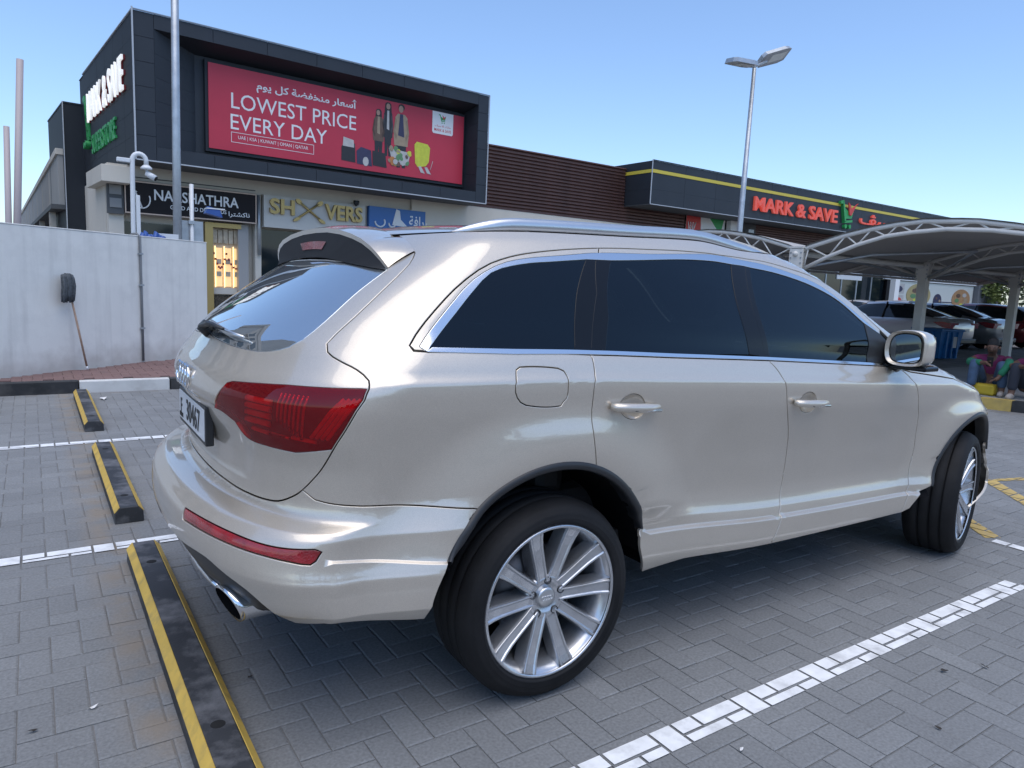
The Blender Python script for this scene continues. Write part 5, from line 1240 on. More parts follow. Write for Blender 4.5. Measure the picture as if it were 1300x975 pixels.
und_o = um.build('spoiler_underside', mat('spoiler_under_dark', (.042, .043, .046), rough=.75, spec=.15), CAR)  # underside given a darker colour than the body
q = sm_lip[6]
q0 = [sp_v[(i+1)*m_-2]*(1-f)+sp_v[(i+1)*m_-1]*f for i in (0, 2, 4) for f in (.30, .62)]
bl = [tuple(np.array(p)*[1, s, 1]-[.004, 0, .004]) for s, idx in ((1, (4, 2, 0)), (-1, (2, 4))) for k in idx for p in (q0[k], q0[k+1])]
MB().add(bl, [(2*i, 2*i+1, 2*i+3, 2*i+2) for i in range(4)]).build('brake_light', REFLECTOR, spo)

# dark shell added behind the gaps to block light, wheel housings, underbody
us = np.linspace(0, 1, 150); vr = np.linspace(.33, 1.64, 60); sh = MB(); grid = []
for v in vr:
    a, b = -PI/2, float(uend(v)); u_ = a+(b-a)*us; grid.append(SX(u_, v)-SN(u_, v)*.030)
grid = np.array(grid); shv = grid.reshape(-1, 3); shf = []
for i in range(len(vr)-1):
    for j in range(149):
        c = (grid[i, j]+grid[i+1, j+1])/2
        if min(math.hypot(c[0], c[2]-.37), math.hypot(c[0]-3.0, c[2]-.36)) < .50: continue
        if 1.225 < vr[i] < float(np.interp(c[0], [-.5, -.45, -.2, 0, .3, 1., 1.35, 1.6, 1.77, 1.89, 1.97, 2.1], [1.2, 1.25, 1.48, 1.525, 1.545, 1.56, 1.555, 1.52, 1.48, 1.42, 1.34, 1.2])): continue
        if 1.25 < vr[i] and c[0] > 1.3 and abs(c[1]) < .93*abs(float(Wd(c[0], vr[i]))): continue
        if c[2] < (.50 if c[0] < -.2 else .44): continue
        shf.append((i*150+j, i*150+j+1, (i+1)*150+j+1, (i+1)*150+j))
for s in (1, -1): sh.add(shv*[1, s, 1], shf, True)
sh.build('blackout_shell', DARK, CAR, recalc=False)
ub = MB(); ub.box(-.60, 3.4, -.58, .58, .36, .46); ub.box(.52, 2.44, -.86, .86, .36, .42)
for xc in (0, 3.0):
    for s in (1, -1):
        nn = 26; vv = []
        for i in range(nn+1):
            a = .16+(PI-.32)*i/nn
            lx, lz = xc-.01+.462*math.cos(a), .37+.462*math.sin(a); yo = min(.945, abs(float(S(*uv_at(lx, lz))[1]))-.035)
            for y in (yo, .58): vv.append((lx, s*y, lz))
        ub.add(vv, [(2*i, 2*i+1, 2*i+3, 2*i+2) for i in range(nn)], True)
        ub.add([(xc+.47*math.cos(2*PI*i/nn), s*.60, .37+.47*max(-.1, math.sin(2*PI*i/nn))) for i in range(nn)], [tuple(range(nn))])
ub.build('underbody', DARK, CAR, recalc=False)
# wheel arch flares
def flare(name, c, a0, a1, s):
    nn = 60; pr = ((.003, .000), (-.002, .006), (-.015, .009), (-.024, .005), (-.027, -.012), (-.027, -.06)); vv = []
    for i in range(nn+1):
        a = a0+(a1-a0)*i/nn; taper = min(1., .35+.65*min(i, nn-i)/4)
        for dr, of in pr:
            x = c[0]+(c[2]+dr*taper)*math.cos(R(a)); z = c[1]+(c[2]+dr*taper)*math.sin(R(a)); u, v = uv_at(x, z); p = SX(u, v)+SN(u, v)*of; vv.append((p[0], s*p[1], p[2]))
    m_ = len(pr); ff = [(i*m_+j, i*m_+j+1, (i+1)*m_+j+1, (i+1)*m_+j) for i in range(nn) for j in range(m_-1)]
    return MB().add(vv, ff, True).build(name, TRIM, CAR)
for s in (1, -1):
    flare('wheel_arch_trim', RA, 180-a_c, a_s, s); flare('wheel_arch_trim', FA, 180-a_f, 26, s)

# tail lamps: lens over a housing with reflector ribs and light bars
for s in (1, -1):
    pass
lampL, lampLl = panel('tail_lamp', [lamp_loop], LENS, CAR, off=.0005, gap=.0015, du=.03, lip=.02)
panel('lamp_housing', [lamp_loop], LAMPDARK, lampL, off=-.035, gap=.006, du=.05, lip=.004, lpar=lampLl)
def lamp_bar(p0, p1, r, m, name, dep=-.022, flat=.5):
    for s, par in ((1, lampL), (-1, lampLl)):
        P = [SX(p0[0]+(p1[0]-p0[0])*t, p0[1]+(p1[1]-p0[1])*t)+SN(p0[0]+(p1[0]-p0[0])*t, p0[1]+(p1[1]-p0[1])*t)*dep for t in np.linspace(0, 1, 7)]
        MB().tube([(p[0], s*p[1], p[2]) for p in P], r, 6).build(name, m, par)
for k in range(4): lamp_bar((-.285+.018*k, .968), (-.205+.018*k, 1.098), .007, LAMPRED, 'light_bar')
for k in range(7): lamp_bar((-.420+.017*k, 1.005-.008*k), (-.425+.017*k, 1.100), .0048, LAMPSILVER, 'reflector_rib', -.020)
for k in range(4): lamp_bar((-.60, .985+.024*k), (-.46, .985+.024*k), .010, LAMPRED, 'reflector_cup', -.028)
for k in range(3): lamp_bar((-.56+.10*k, .955), (-.47+.10*k, .952), .007, LAMPSILVER if k == 1 else LAMPRED, 'reflector_cup', -.028)

# badge, plate, wiper, sensor, exhaust
def on_tail(u, v, h=0.): p = SX(u, v); nrm = SN(u, v); return Vector(p)+Vector(nrm)*h, Vector(nrm)
rg = MB(); pos, nrm = on_tail(-PI/2, 1.062, .004)
tz = Vector((0, 1, 0)); upv = tz.cross(nrm); upv = upv if upv.z > 0 else -upv
for k in range(4):
    c = pos+tz*(.056*(k-1.5)); pts = [c+tz*.038*math.cos(2*PI*i/32)+upv*.038*math.sin(2*PI*i/32) for i in range(33)]
    rg.tube(pts, .0065, 8, cap=False)
rg.build('ring_badge', CHROME, tailgate)
pl = box('plate_frame', TRIM, -1.013, -.985, -.272, .272, .852, .990, tailgate, .004)
pw = box('number_plate', PLATE, -1.0155, -1.009, -.257, .257, .868, .980, tailgate, .001)
text('plate_lettering', '30467', .112, INK, (-1.0165, .095, .886), (PI/2, 0, -PI/2), tailgate, .0006, .0015, sx=1.0)
text('plate_lettering', 'F', .085, INK, (-1.0165, .225, .893), (PI/2, 0, -PI/2), tailgate, .0006, .001)
text('plate_lettering', 'DUBAI', .026, INK, (-1.0165, .246, .876), (PI/2, 0, -PI/2), tailgate, .0006, .0004)
# rear wiper: pivot in the middle, blade lying to the right along the foot of the glass
pv, nv = on_tail(-PI/2, 1.222, .012); e1, _ = on_tail(-.93, 1.214, .034); e0, _ = on_tail(-1.68, 1.245, .030)
wp = MB(); wp.tube([pv-Vector(nv)*.012, pv+Vector(nv)*.03], [.030, .022], 14)
wp.tube([pv+Vector(nv)*.02, on_tail(-1.3, 1.232, .045)[0], on_tail(-1.0, 1.228, .038)[0]], [.018, .013, .007], 8, flat=.7)
w_ = wp.build('rear_wiper', TRIM, CAR)
MB().tube([on_tail(u, v, .016)[0] for u, v in ((-1.62, 1.250), (-1.3, 1.237), (-1.0, 1.228), (-.78, 1.224))], [.006, .009, .009, .005], 8).build('wiper_blade', SATIN, w_)
p, nr = on_tail(-.306, .579); 
ringp = [p+Vector(nr)*.0015+Vector((-nr[1], nr[0], 0)).normalized()*.0125*math.cos(2*PI*i/20)+Vector((0, 0, 1))*.0125*math.sin(2*PI*i/20) for i in range(21)]
MB().tube(ringp, .0012, 5, cap=False).build('parking_sensor', TRIM, CAR)
for s in (1, -1):
    ex = MB(); prof = []
    for (x, ry, rz) in ((-.80, .064, .054), (-.965, .074, .058), (-.985, .076, .060), (-.987, .068, .052)):
        prof.append([(x-.026-.022*math.sin(2*PI*i/28)-s*.016*math.cos(2*PI*i/28), -s*.60*1+ry*math.cos(2*PI*i/28), .418+rz*math.sin(2*PI*i/28)) for i in range(28)])
    v_ = [p for r_ in prof for p in r_]; f_ = [(j*28+i, j*28+(i+1) % 28, (j+1)*28+(i+1) % 28, (j+1)*28+i) for j in range(len(prof)-1) for i in range(28)]
    e_ = ex.add(v_, f_, True).build('exhaust_tip', CHROME, CAR)
    bo = [(p[0]+.0005, p[1], p[2]) for p in prof[-1]]+[(-.86, p[1], p[2]) for p in prof[-1]]; MB().add(bo, [(i, (i+1) % 28, 28+(i+1) % 28, 28+i) for i in range(28)]+[tuple(range(28, 56))], True).build('exhaust_bore', DARK, e_)  # bore coloured near black so the pipe's inside looks shaded

# door mirrors
MIRROR = mat('mirror_glass', (.75, .8, .84), rough=.02, metal=1.)
for s in (1, -1):
    prof = [(0, .60), (.06, .95), (.105, 1.0), (.16, .94), (.20, .78), (.235, .45), (.245, .10)]  # forward distance, scale
    yc0, zc0, x0 = -1.035, 1.232, 1.985
    ol = [(-.115, -.055), (-.10, -.078), (-.04, -.092), (.06, -.090), (.10, -.070), (.115, -.02), (.108, .045), (.08, .078), (.03, .092), (-.05, .093), (-.095, .078), (-.115, .04)]
    ol = smooth(ol+ol[:1], .02)[:-1]; ol = [(a*.80, b*.90) for a, b in ol]; no = len(ol); vv = []; ff = []
    rings = [(.012, .86), (.0, .985), (-.004, 1.0)]+[(.03, 1.04), (.07, 1.03), (.11, .97), (.145, .84), (.17, .62), (.182, .3)]
    for dx, k in rings: vv += [(x0+dx+.0*b, s*(yc0+a*k+(.012 if k < .9 and dx > .1 else 0)), zc0+b*k) for a, b in ol]
    ff = [(j*no+i, j*no+(i+1) % no, (j+1)*no+(i+1) % no, (j+1)*no+i) for j in range(len(rings)-1) for i in range(no)]; ff.append(tuple(range((len(rings)-1)*no, len(rings)*no)))
    mh = MB().add(vv, ff, True).build('door_mirror', PAINT, CAR)
    gv = [(x0+.010-.02*a, s*(yc0+a*.78), zc0+b*.80) for a, b in ol]
    MB().add(gv, [tuple(range(no))]).build('mirror_glass', MIRROR, mh)
    MB().box(x0+.02, x0+.15, min(s*yc0-.1, s*yc0+.1), max(s*yc0-.1, s*yc0+.1), zc0-.105, zc0-.082, .008).tube([(x0+.07, s*-.99, zc0-.095), (x0+.07, s*-.92, zc0-.055)], .035, 12).build('mirror_foot', GLOSS, mh)

# wheels
def make_wheel(x, y, steer, right):
    wr = []; prof_r = [(.2655, .2555), (.268, .260), (.275, .260), (.279, .255), (.279, .246), (.2665, .240), (.254, .222), (.236, .14), (.228, .06), (.236, .0)]
    rim = MB().lathe([(a, -(b-.11)) for a, b in prof_r], 72).build('wheel', ALLOY, CAR)
    rim.location = (x, y, .360); rim.rotation_euler = (0, 0, steer if right else PI+steer)
    # tyre: outer shoulder, grooved tread, inner wall
    tp = [(.272, .245), (.284, .262), (.290, .267), (.2915, .2655), (.303, .2725), (.3045, .2712), (.318, .271), (.328, .2665), (.3295, .2640), (.336, .261), (.347, .248), (.3565, .228)]
    tr = []
    for g in (.20, .145, .09): tr += [(.3622, g+.012), (.3622, g+.006), (.3565, g+.005), (.3565, g-.005), (.3622, g-.006)]
    tr += [(.3622, .05), (.3595, .042), (.353, .027), (.345, .013), (.325, .004), (.30, .006), (.272, .03)]
    ty = MB().lathe([(a, -(b-.11)) for a, b in tp+tr], 96).build('tyre', TYRE, rim)
    tb = MB()
    for k in range(90):                                       # tread sipes at the shoulders
        a = 2*PI*k/90
        for y0, y1 in ((-.137, -.098), (.058, .072)):
            pass
    sp = None
    for k in range(10):
        if sp is None:
            b = MB(); st = []
            for r_, w, d0, d1 in ((.058, .0225, .112, .040), (.10, .0220, .118, .045), (.15, .0225, .124, .055), (.20, .0240, .130, .065), (.235, .0265, .137, .075), (.258, .0290, .144, .095), (.270, .0285, .1465, .110)):
                st.append([(r_, -d1, w*1.25), (r_, -d0+.010, w*1.08), (r_, -d0+.0005, w*.94), (r_, -d0+.001, w*.70), (r_, -d0+.006, w*.52), (r_, -d0+.006, -w*.52), (r_, -d0+.001, -w*.70), (r_, -d0+.0005, -w*.94), (r_, -d0+.010, -w*1.08), (r_, -d1, -w*1.25)])
            vv = [p for q in st for p in q]; ff = [(i*10+j, i*10+j+1, (i+1)*10+j+1, (i+1)*10+j) for i in range(6) for j in range(9)]
            sp = b.add(vv, ff, False).build('spoke', ALLOY, rim)
            mb = sp.modifiers.new('b', 'BEVEL'); mb.width = .0014; mb.segments = 2; mb.limit_method = 'ANGLE'; mb.angle_limit = R(25)
        else:
            o = sp.copy(); COL.objects.link(o); o.parent = rim; sp2 = o
            o.rotation_euler = (0, 2*PI*k/10, 0)
    sp.rotation_euler = (0, 0, 0)
    hub = MB().lathe([(.0, -.100), (.044, -.100), (.052, -.106), (.066, -.110), (.082, -.108), (.090, -.09), (.092, -.02)], 40).build('hub', ALLOY, rim)
    MB().lathe([(.0, -.112), (.030, -.1115), (.037, -.108), (.038, -.098)], 32).build('hub_cap', SATIN, rim)
    lg = MB()
    for k in range(4):
        c = -.0165+.011*k; lg.tube([(c+.0075*math.cos(2*PI*i/16), -.1125, .0075*math.sin(2*PI*i/16)) for i in range(17)], .0011, 5, cap=False)
    lo = lg.build('cap_badge', CHROME, rim)
    for k in range(5):
        a = 2*PI*k/5+.3; c = (.064*math.cos(a), .064*math.sin(a))
        MB().lathe([(.0, -.101), (.008, -.101), (.0095, -.104), (.0125, -.1125), (.0145, -.1125), (.0150, -.10)], 12, c=(c[0], 0, c[1])).build('wheel_bolt', TRIM, rim)
    MB().lathe([(.05, -.035), (.172, -.035), (.172, -.008), (.05, -.008)], 40).build('brake_disc', BRAKE, rim)
    MB().box(.09, .185, -.045, .005, -.07, .07, .012).build('brake_caliper', DARK, rim)
    MB().lathe([(.0, .045), (.232, .045)], 32).build('dark_wheel_disc', DARK, rim)  # black disc set close behind the spokes so the gaps look shaded
    return rim
make_wheel(-.010, -.828, R(0), True); make_wheel(2.962, -.812, R(14.5), True)
make_wheel(-.010, .828, R(0), False); make_wheel(3.0, .80, R(19.5), False)

# inside: seats, dash, steering wheel
for x, y in ((1.25, -.40), (1.25, .40), (.25, -.42), (.25, .42)):
    sb = MB(); sb.box(x-.14, x+.02, y-.24, y+.24, .62, 1.30, .05); sb.box(x-.10, x+.0, y-.13, y+.13, 1.33, 1.50, .04); sb.box(x-.1, x+.45, y-.25, y+.25, .48, .66, .05)
    sb.build('seat', SEAT, CAR)
MB().box(2.0, 2.6, -.80, .80, .85, 1.13, .06).build('dashboard', SEAT, CAR)
st_ = [(1.86+.05*math.sin(a), .38+.18*math.cos(a), 1.08+.17*math.sin(a)) for a in np.linspace(0, 2*PI, 33)]
MB().tube(st_, .015, 8, cap=False).build('steering_wheel', TRIM, CAR)
MB().box(-.9, 2.6, -.80, .80, .44, .50).build('cabin_floor', SEAT, CAR)
# ------------------------------------------------------------------ car park shade with arched trusses
SHADEW = mat('white_steel', (.70, .68, .64), rough=.5, vary=.05, vscale=4); MEMB = mat('grey_membrane', (.40, .38, .36), rough=.8, vary=.06, vscale=.8)
SH = empty('car_park_shade', (0, 0, 0), 0, 'grey membrane shade on white arched trusses and thick columns', 'car park shade')
top_c = [(4.97, 2.211), (4.781, 2.317), (4.118, 2.497), (3.684, 2.583), (3.261, 2.639), (2.872, 2.669), (2.158, 2.635), (1.555, 2.533), (.9, 2.38), (.3, 2.2)]
low_c = [(4.86, 1.945), (4.405, 2.152), (3.907, 2.339), (3.439, 2.464), (3.028, 2.511), (2.53, 2.539), (1.941, 2.500), (1.4, 2.42), (.9, 2.30), (.3, 2.18)]
YC = 4.95
def mir(c): return [(2*YC-y, z) for y, z in c]
cols_x = [9.75, 14.08, 18.45, 22.8, 27.2]
col_m = None
def chord(c, x, r_): return [(x, y, z) for y, z in c]
for ci, X in enumerate(cols_x):
    cb = MB(); cb.box(X-.085, X+.085, YC-.085, YC+.085, .0, 2.30, .008); co = cb.build('column', SHADEW, SH)
    box('base_plate', SHADEW, X-.2, X+.2, YC-.2, YC+.2, .005, .035, co); box('cap_plate', SHADEW, X-.12, X+.12, YC-.13, YC+.13, 2.301, 2.33, co)
    box('end_plate', SHADEW, X-.11, X-.086, YC-.13, YC+.13, 1.90, 2.29, co)
    for z in (1.95, 2.04, 2.13, 2.22): 
        for s in (1, -1): box('bolt', GALV, X-.12, X-.111, YC+s*.10-.012, YC+s*.10+.012, z-.015, z+.015, co)
    for wing in (0, 1):
        tc_, lc_ = (top_c, low_c) if wing == 0 else (mir(top_c), mir(low_c))
        MB().tube(chord(tc_, X, 0), .038, 10).build('truss_chord', SHADEW, SH); MB().tube(chord(lc_, X, 0), .034, 10).build('truss_chord', SHADEW, SH)
        br = MB()
        for k in range(0, 7):
            a = tc_[k+1] if k % 2 == 0 else lc_[k+1]; b = lc_[k+1] if k % 2 == 0 else tc_[k+1]
            A, B = lc_[k], tc_[k+1]
            MB().tube([(X, *lc_[k]), (X, *tc_[k+1])], .014, 6).build('truss_brace', SHADEW, SH)
            if k % 1 == 0: MB().tube([(X, *tc_[k+1]), (X, *lc_[k+1])], .014, 6).build('truss_brace', SHADEW, SH)
MB().tube([(9.6, YC, 2.20), (28, YC, 2.20)], .045, 8).build('ridge_beam', SHADEW, SH)
for wing in (0, 1):
    tc_ = np.array(top_c if wing == 0 else mir(top_c)); s_ = np.linspace(0, 1, 26); yy_ = np.interp(s_, np.linspace(0, 1, 10), tc_[:, 0]); zz_ = np.interp(s_, np.linspace(0, 1, 10), tc_[:, 1])
    xs_ = np.linspace(9.70, 27.6, 60); vs = []
    for th in (0, .006):
        for x in xs_:
            ph = ((x-9.75) % 4.35)/4.35; sag = -.16*math.sin(PI*ph)
            for y, z, q in zip(yy_, zz_, s_): vs.append((x, y, z+.045+th+sag*math.sin(PI*min(1, max(0, q)))))
    n_ = 26; fs = [(i*n_+j, i*n_+j+1, (i+1)*n_+j+1, (i+1)*n_+j) for i in range(59) for j in range(n_-1)]; fs += [tuple(q+60*n_ for q in f[::-1]) for f in fs]
    MB().add(vs, fs, True).build('membrane', MEMB, SH, recalc=False)
    ye = .3 if wing == 0 else 2*YC-.3
    MB().tube([(9.7, ye, 2.2), (27.6, ye, 2.2)], .035, 8).build('edge_cable', SHADEW, SH)
    for X0_, X1_ in zip(cols_x[:-1], cols_x[1:]):
        m_ = (X0_+X1_)/2
        for a, b in ((X0_, m_), (m_, X1_)): pass
        s = 1 if wing else -1
        MB().tube([(X0_, YC, 1.95), ((X0_*2+m_)/3, YC+s*.9, 2.22), (m_, YC+s*1.9, 2.36)], .025, 6).build('arched_rib', GALV, SH); MB().tube([(X1_, YC, 1.95), ((X1_*2+m_)/3, YC+s*.9, 2.22), (m_, YC+s*1.9, 2.36)], .025, 6).build('arched_rib', GALV, SH)
# lamp post with two heads
LP = empty('street_lamp', (14.29, 10, 0), 0, 'grey lamp post with two flat heads above the long dark block', 'street lamp')
MB().tube([(0, 0, 0), (.02, 0, 3), (.055, 0, 7.28)], [.085, .075, .050], 14).build('post', GALV, LP); MB().lathe([(.0, .0), (.2, .0), (.2, .03), (.12, .06), (.09, .35)], 14, 'z').build('base_collar', GALV, LP)
la = MB(); la.tube([(-.35, .06, 7.27), (.055, 0, 7.32), (.45, -.06, 7.52)], .032, 8); la.build('bracket_arm', GALV, LP)
def lamp_head(cx, cz, slope, name, L=.62, roll=0.):
    hb = MB(); ex_ = Vector((math.cos(slope), -.12, math.sin(slope))).normalized(); ez_ = Vector((0, 0, 1)); ey_ = ez_.cross(ex_).normalized(); ez_ = ex_.cross(ey_); ey_, ez_ = ey_*math.cos(roll)+ez_*math.sin(roll), ez_*math.cos(roll)-ey_*math.sin(roll)
    c = Vector((cx, 0, cz)); ol = [(-.5, .14), (-.42, .24), (.30, .26), (.5, .20), (.5, -.20), (.30, -.26), (-.42, -.24), (-.5, -.14)]
    vs = [tuple(c+ex_*a*L*2+ey_*b-ez_*.02) for a, b in ol]+[tuple(c+ex_*a*L*1.94+ey_*b*.9+ez_*.085) for a, b in ol]; n = 8
    hb.add(vs, [tuple(range(n-1, -1, -1)), tuple(range(n, 2*n))]+[(i, (i+1) % n, (i+1) % n+n, i+n) for i in range(n)]); h = hb.build('lamp_head', GALV, LP)
    MB().add([tuple(c+ex_*a*L*1.4+ex_*.12+ey_*b*.7-ez_*.024) for a, b in ((-.4, .2), (.4, .2), (.4, -.2), (-.4, -.2))], [(0, 1, 2, 3)]).build('lamp_glass', mat('lamp_glass', (.6, .62, .6), rough=.2), h)
lamp_head(-.47, 7.29, .03, 'a', .40, .10); lamp_head(.80, 7.70, .36, 'b', .50, -.55)

# ------------------------------------------------------------------ parked cars under the shade
def simple_car(kind, label, x, y, rz, color, plate='61482'):
    """saloon or hatchback: one shaped shell of cross sections, with glass, lamps, wheels and plate; nose towards +x"""
    t = empty('parked_car', (x, y, 0), rz, label, 'car', 'cars parked under the shade')
    pm = mat('car_paint_'+kind, color, rough=.3, metal=.4, coat=1., coat_rough=.03)
    hatch = kind.startswith('hatch')
    # stations: x, half width, sill z, belt z, roof z (equal to belt where there is no cabin), roof half width
    if hatch: stn = [(-2.0, .70, .42, .86, .88, .60), (-1.95, .80, .30, .92, 1.02, .62), (-1.80, .86, .24, .96, 1.28, .62), (-1.45, .88, .22, .97, 1.44, .60), (-.6, .89, .20, .96, 1.50, .60), (.2, .89, .20, .95, 1.49, .60), (.75, .88, .20, .94, 1.28, .63), (1.20, .88, .20, .95, .97, .68), (1.75, .85, .22, .84, .86, .66), (2.02, .74, .26, .70, .72, .55), (2.12, .55, .32, .58, .60, .4)]
    else: stn = [(-2.28, .62, .44, .84, .86, .52), (-2.22, .76, .30, .96, .98, .62), (-2.05, .84, .24, 1.00, 1.03, .66), (-1.70, .87, .22, .99, 1.06, .66), (-1.25, .89, .20, .97, 1.24, .60), (-.70, .90, .20, .96, 1.41, .58), (-.1, .90, .20, .95, 1.45, .58), (.45, .90, .20, .94, 1.40, .59), (.95, .89, .20, .94, 1.16, .63), (1.32, .88, .20, .95, .97, .70), (1.85, .85, .22, .84, .86, .66), (2.15, .74, .26, .70, .72, .56), (2.26, .52, .34, .58, .60, .4)]
    rings = []
    for (sx, w, zs, zb_, zr, wr) in stn:
        cab = zr-zb_ > .12
        right_ = [(w*.82, zs), (w*.97, zs+.10), (w, (zs+zb_)/2), (w*.985, zb_-.08), (w*.94, zb_)]
        up = [(wr+(w*.94-wr)*.55, zb_+(zr-zb_)*.5), (wr, zb_+(zr-zb_)*.86), (wr*.85, zr-.01), (0, zr+.015)]
        rings.append([(sx, -a, b) for a, b in right_+up]+[(sx, a, b) for a, b in (right_+up)[:-1][::-1]])
    n = len(rings[0]); vs = [p for r_ in rings for p in r_]; body_f, glass_f = [], []
    for i in range(len(rings)-1):
        for j in range(n-1):
            f = (i*n+j, i*n+j+1, (i+1)*n+j+1, (i+1)*n+j); s0, s1 = stn[i], stn[i+1]
            cabin = (s0[4]-s0[3] > .12) or (s1[4]-s1[3] > .12); both = (s0[4]-s0[3] > .12) and (s1[4]-s1[3] > .12)
            jj = min(j, n-2-j)
            if both and jj in (4, 5): glass_f.append(f)
            elif cabin and not both and jj >= 5: glass_f.append(f)
            elif both and jj >= 6 and (abs(s0[4]-s1[4]) > .12): glass_f.append(f)
            else: body_f.append(f)
    body_f += [tuple(range(n)), tuple(range((len(rings)-1)*n, len(rings)*n))[::-1]]
    bm_ = MB().add(vs, body_f, True).build('body', pm, t); MB().add(vs, glass_f, True).build('window', DGLASS, t)
    pil = MB()
    for sx in (-.25,):
        for s in (1, -1): pil.tube([(sx, s*.86, .95), (sx+.02, s*.60, 1.43)], .028, 6)
    pil.build('door_pillar', GLOSS, t)
    xr_ = stn[0][0]
    for s in (1, -1):
        MB().prism([(xr_+.02, .74), (xr_-.012, .90), (xr_+.30, .93), (xr_+.50, .90), (xr_+.22, .76)], min(s*.40, s*.865), max(s*.40, s*.865), 'xz').build('tail_lamp', REFLECTOR, t)
        box('door_mirror', pm, .86, 1.02, min(s*.92, s*1.06), max(s*.92, s*1.06), .95, 1.08, t, .03)
        box('headlight', WHITE, 2.0, 2.14, min(s*.42, s*.68), max(s*.42, s*.68), .62, .72, t, .02)
        for wx in (-1.32, 1.34):
            w_ = MB().lathe([(.0, -.09), (.20, -.10), (.22, -.12), (.30, -.115), (.325, -.08), (.325, .09), (.0, .09)], 24).build('wheel', TYRE, t); w_.location = (wx, s*.78, .325); w_.rotation_euler = (0, 0, 0 if s < 0 else PI)
            MB().lathe([(.0, -.115), (.06, -.12), (.19, -.112), (.215, -.122)], 20).build('rim', ALLOY, w_)
    box('rear_bumper', TRIM, xr_-.05, xr_+.3, -.72, .72, .28, .44, t, .04); box('number_plate', PLATE, xr_-.03, xr_-.012, -.26, .26, .62, .73, t, .004) if not hatch else box('number_plate', PLATE, xr_-.03, xr_-.012, -.26, .26, .66, .77, t, .004)
    flat = text('plate_lettering', plate, .10, INK, (xr_-.031, .19, .635 if not hatch else .675), (PI/2, 0, -PI/2), t, .001)
    box('handle_strip', CHROME, -.6, -.42, -.905, -.893, .84, .86, t); box('handle_strip', CHROME, .35, .53, -.905, -.893, .84, .86, t)
    return t
simple_car('silver', 'silver saloon under the shade, nearest in the row, blue crate behind it', 21.4, 9.55, R(90), (.50, .51, .53), '73218')
simple_car('grey', 'dark grey saloon under the shade, second in the row beside the silver saloon', 24.3, 9.6, R(90), (.20, .21, .23), '40915')
simple_car('hatch_red', 'dark red hatchback under the shade beyond the grey saloon', 27.2, 9.5, R(90), (.22, .02, .025), '28164')
simple_car('black', 'black saloon at the far right edge beyond the red hatchback', 30.6, 9.4, R(90), (.02, .02, .022), '55170')
simple_car('hatch_dark', 'dark hatchback parked behind the silver saloon, close to the shops', 23.2, 15.4, R(-90), (.03, .03, .035), '19046')
simple_car('white', 'white saloon whose roof shows behind the parked row near the shops', 30.0, 15.4, R(-90), (.6, .6, .6), '33570')
simple_car('hatch_silver', 'pale silver hatchback whose roof shows behind the red hatchback', 33.6, 15.2, R(-90), (.45, .47, .5), '84027')
# blue crate and red box
CR = empty('blue_crate', (18.45, 6.62, 0), R(-12), 'large blue plastic bin with paper labels behind the silver saloon', 'bin')
BLU = mat('blue_bin_plastic', (.015, .13, .34), rough=.45, vary=.15, vscale=6)
pts = lambda w, d, z: [(-w, -d, z), (w, -d, z), (w, d, z), (-w, d, z)]
MB().add(pts(.34, .36, .03)+pts(.41, .43, .74), [(0, 3, 2, 1), (0, 1, 5, 4), (1, 2, 6, 5), (2, 3, 7, 6), (3, 0, 4, 7)]).build('bin_body', BLU, CR); box('rim', BLU, -.44, .44, -.46, .46, .741, .80, CR, .02)
for s in (-.2, .0, .2): box('rib', BLU, s-.02, s+.02, -.465, -.38, .05, .73, CR)
for s in (-.2, .22): box('rib', BLU, -.46, -.36, s-.02, s+.02, .08, .73, CR)
box('paper_label', mat('paper_label', (.55, .52, .50), rough=.8), -.425, -.40, -.30, .0, .35, .58, CR); box('paper_label', bpy.data.materials['paper_label'], .02, .22, -.445, -.42, .32, .60, CR)

# ------------------------------------------------------------------ two people sitting on the island kerb
def skin(name, chains, m, parent, sub=2):
    """one continuous surface grown on a skeleton: chains of (point, radius)"""
    vs, rs, es, idx = [], [], [], {}
    for ch in chains:
        prev = None
        for p, r_ in ch:
            k = tuple(round(c, 4) for c in p)
            if k not in idx: idx[k] = len(vs); vs.append(p); rs.append(r_)
            i = idx[k]
            if prev is not None and prev != i: es.append((prev, i))
            prev = i
    me = bpy.data.meshes.new(name); me.from_pydata(vs, es, []); o = link(name, me, m, parent)
    md = o.modifiers.new('skin', 'SKIN'); md.use_smooth_shade = True
    sv_ = me.skin_vertices[0].data
    for i, r_ in enumerate(rs): sv_[i].radius = (r_, r_) if not isinstance(r_, tuple) else r_
    sv_[0].use_root = True
    o.modifiers.new('sub', 'SUBSURF').levels = sub; o.modifiers['sub'].render_levels = sub
    dg = bpy.context.evaluated_depsgraph_get(); m2 = bpy.data.meshes.new_from_object(o.evaluated_get(dg)); m2.polygons.foreach_set('use_smooth', [True]*len(m2.polygons)); bpy.data.objects.remove(o)
    return link(name, m2, m, parent)
SKIN = mat('brown_skin', (.14, .075, .05), rough=.6); HAIR = mat('black_hair', (.012, .010, .010), rough=.7); MAGENTA = mat('magenta_cloth', (.16, .02, .08), rough=.9, vary=.15, vscale=18); GRNCL = mat('green_cloth', (.02, .17, .09), rough=.9, vary=.12, vscale=18); DENIM = mat('blue_denim', (.06, .105, .18), rough=.9, vary=.2, vscale=14); DARKCL = mat('dark_cloth', (.03, .035, .05), rough=.9); SHOE = mat('pale_shoe', (.35, .31, .28), rough=.8)
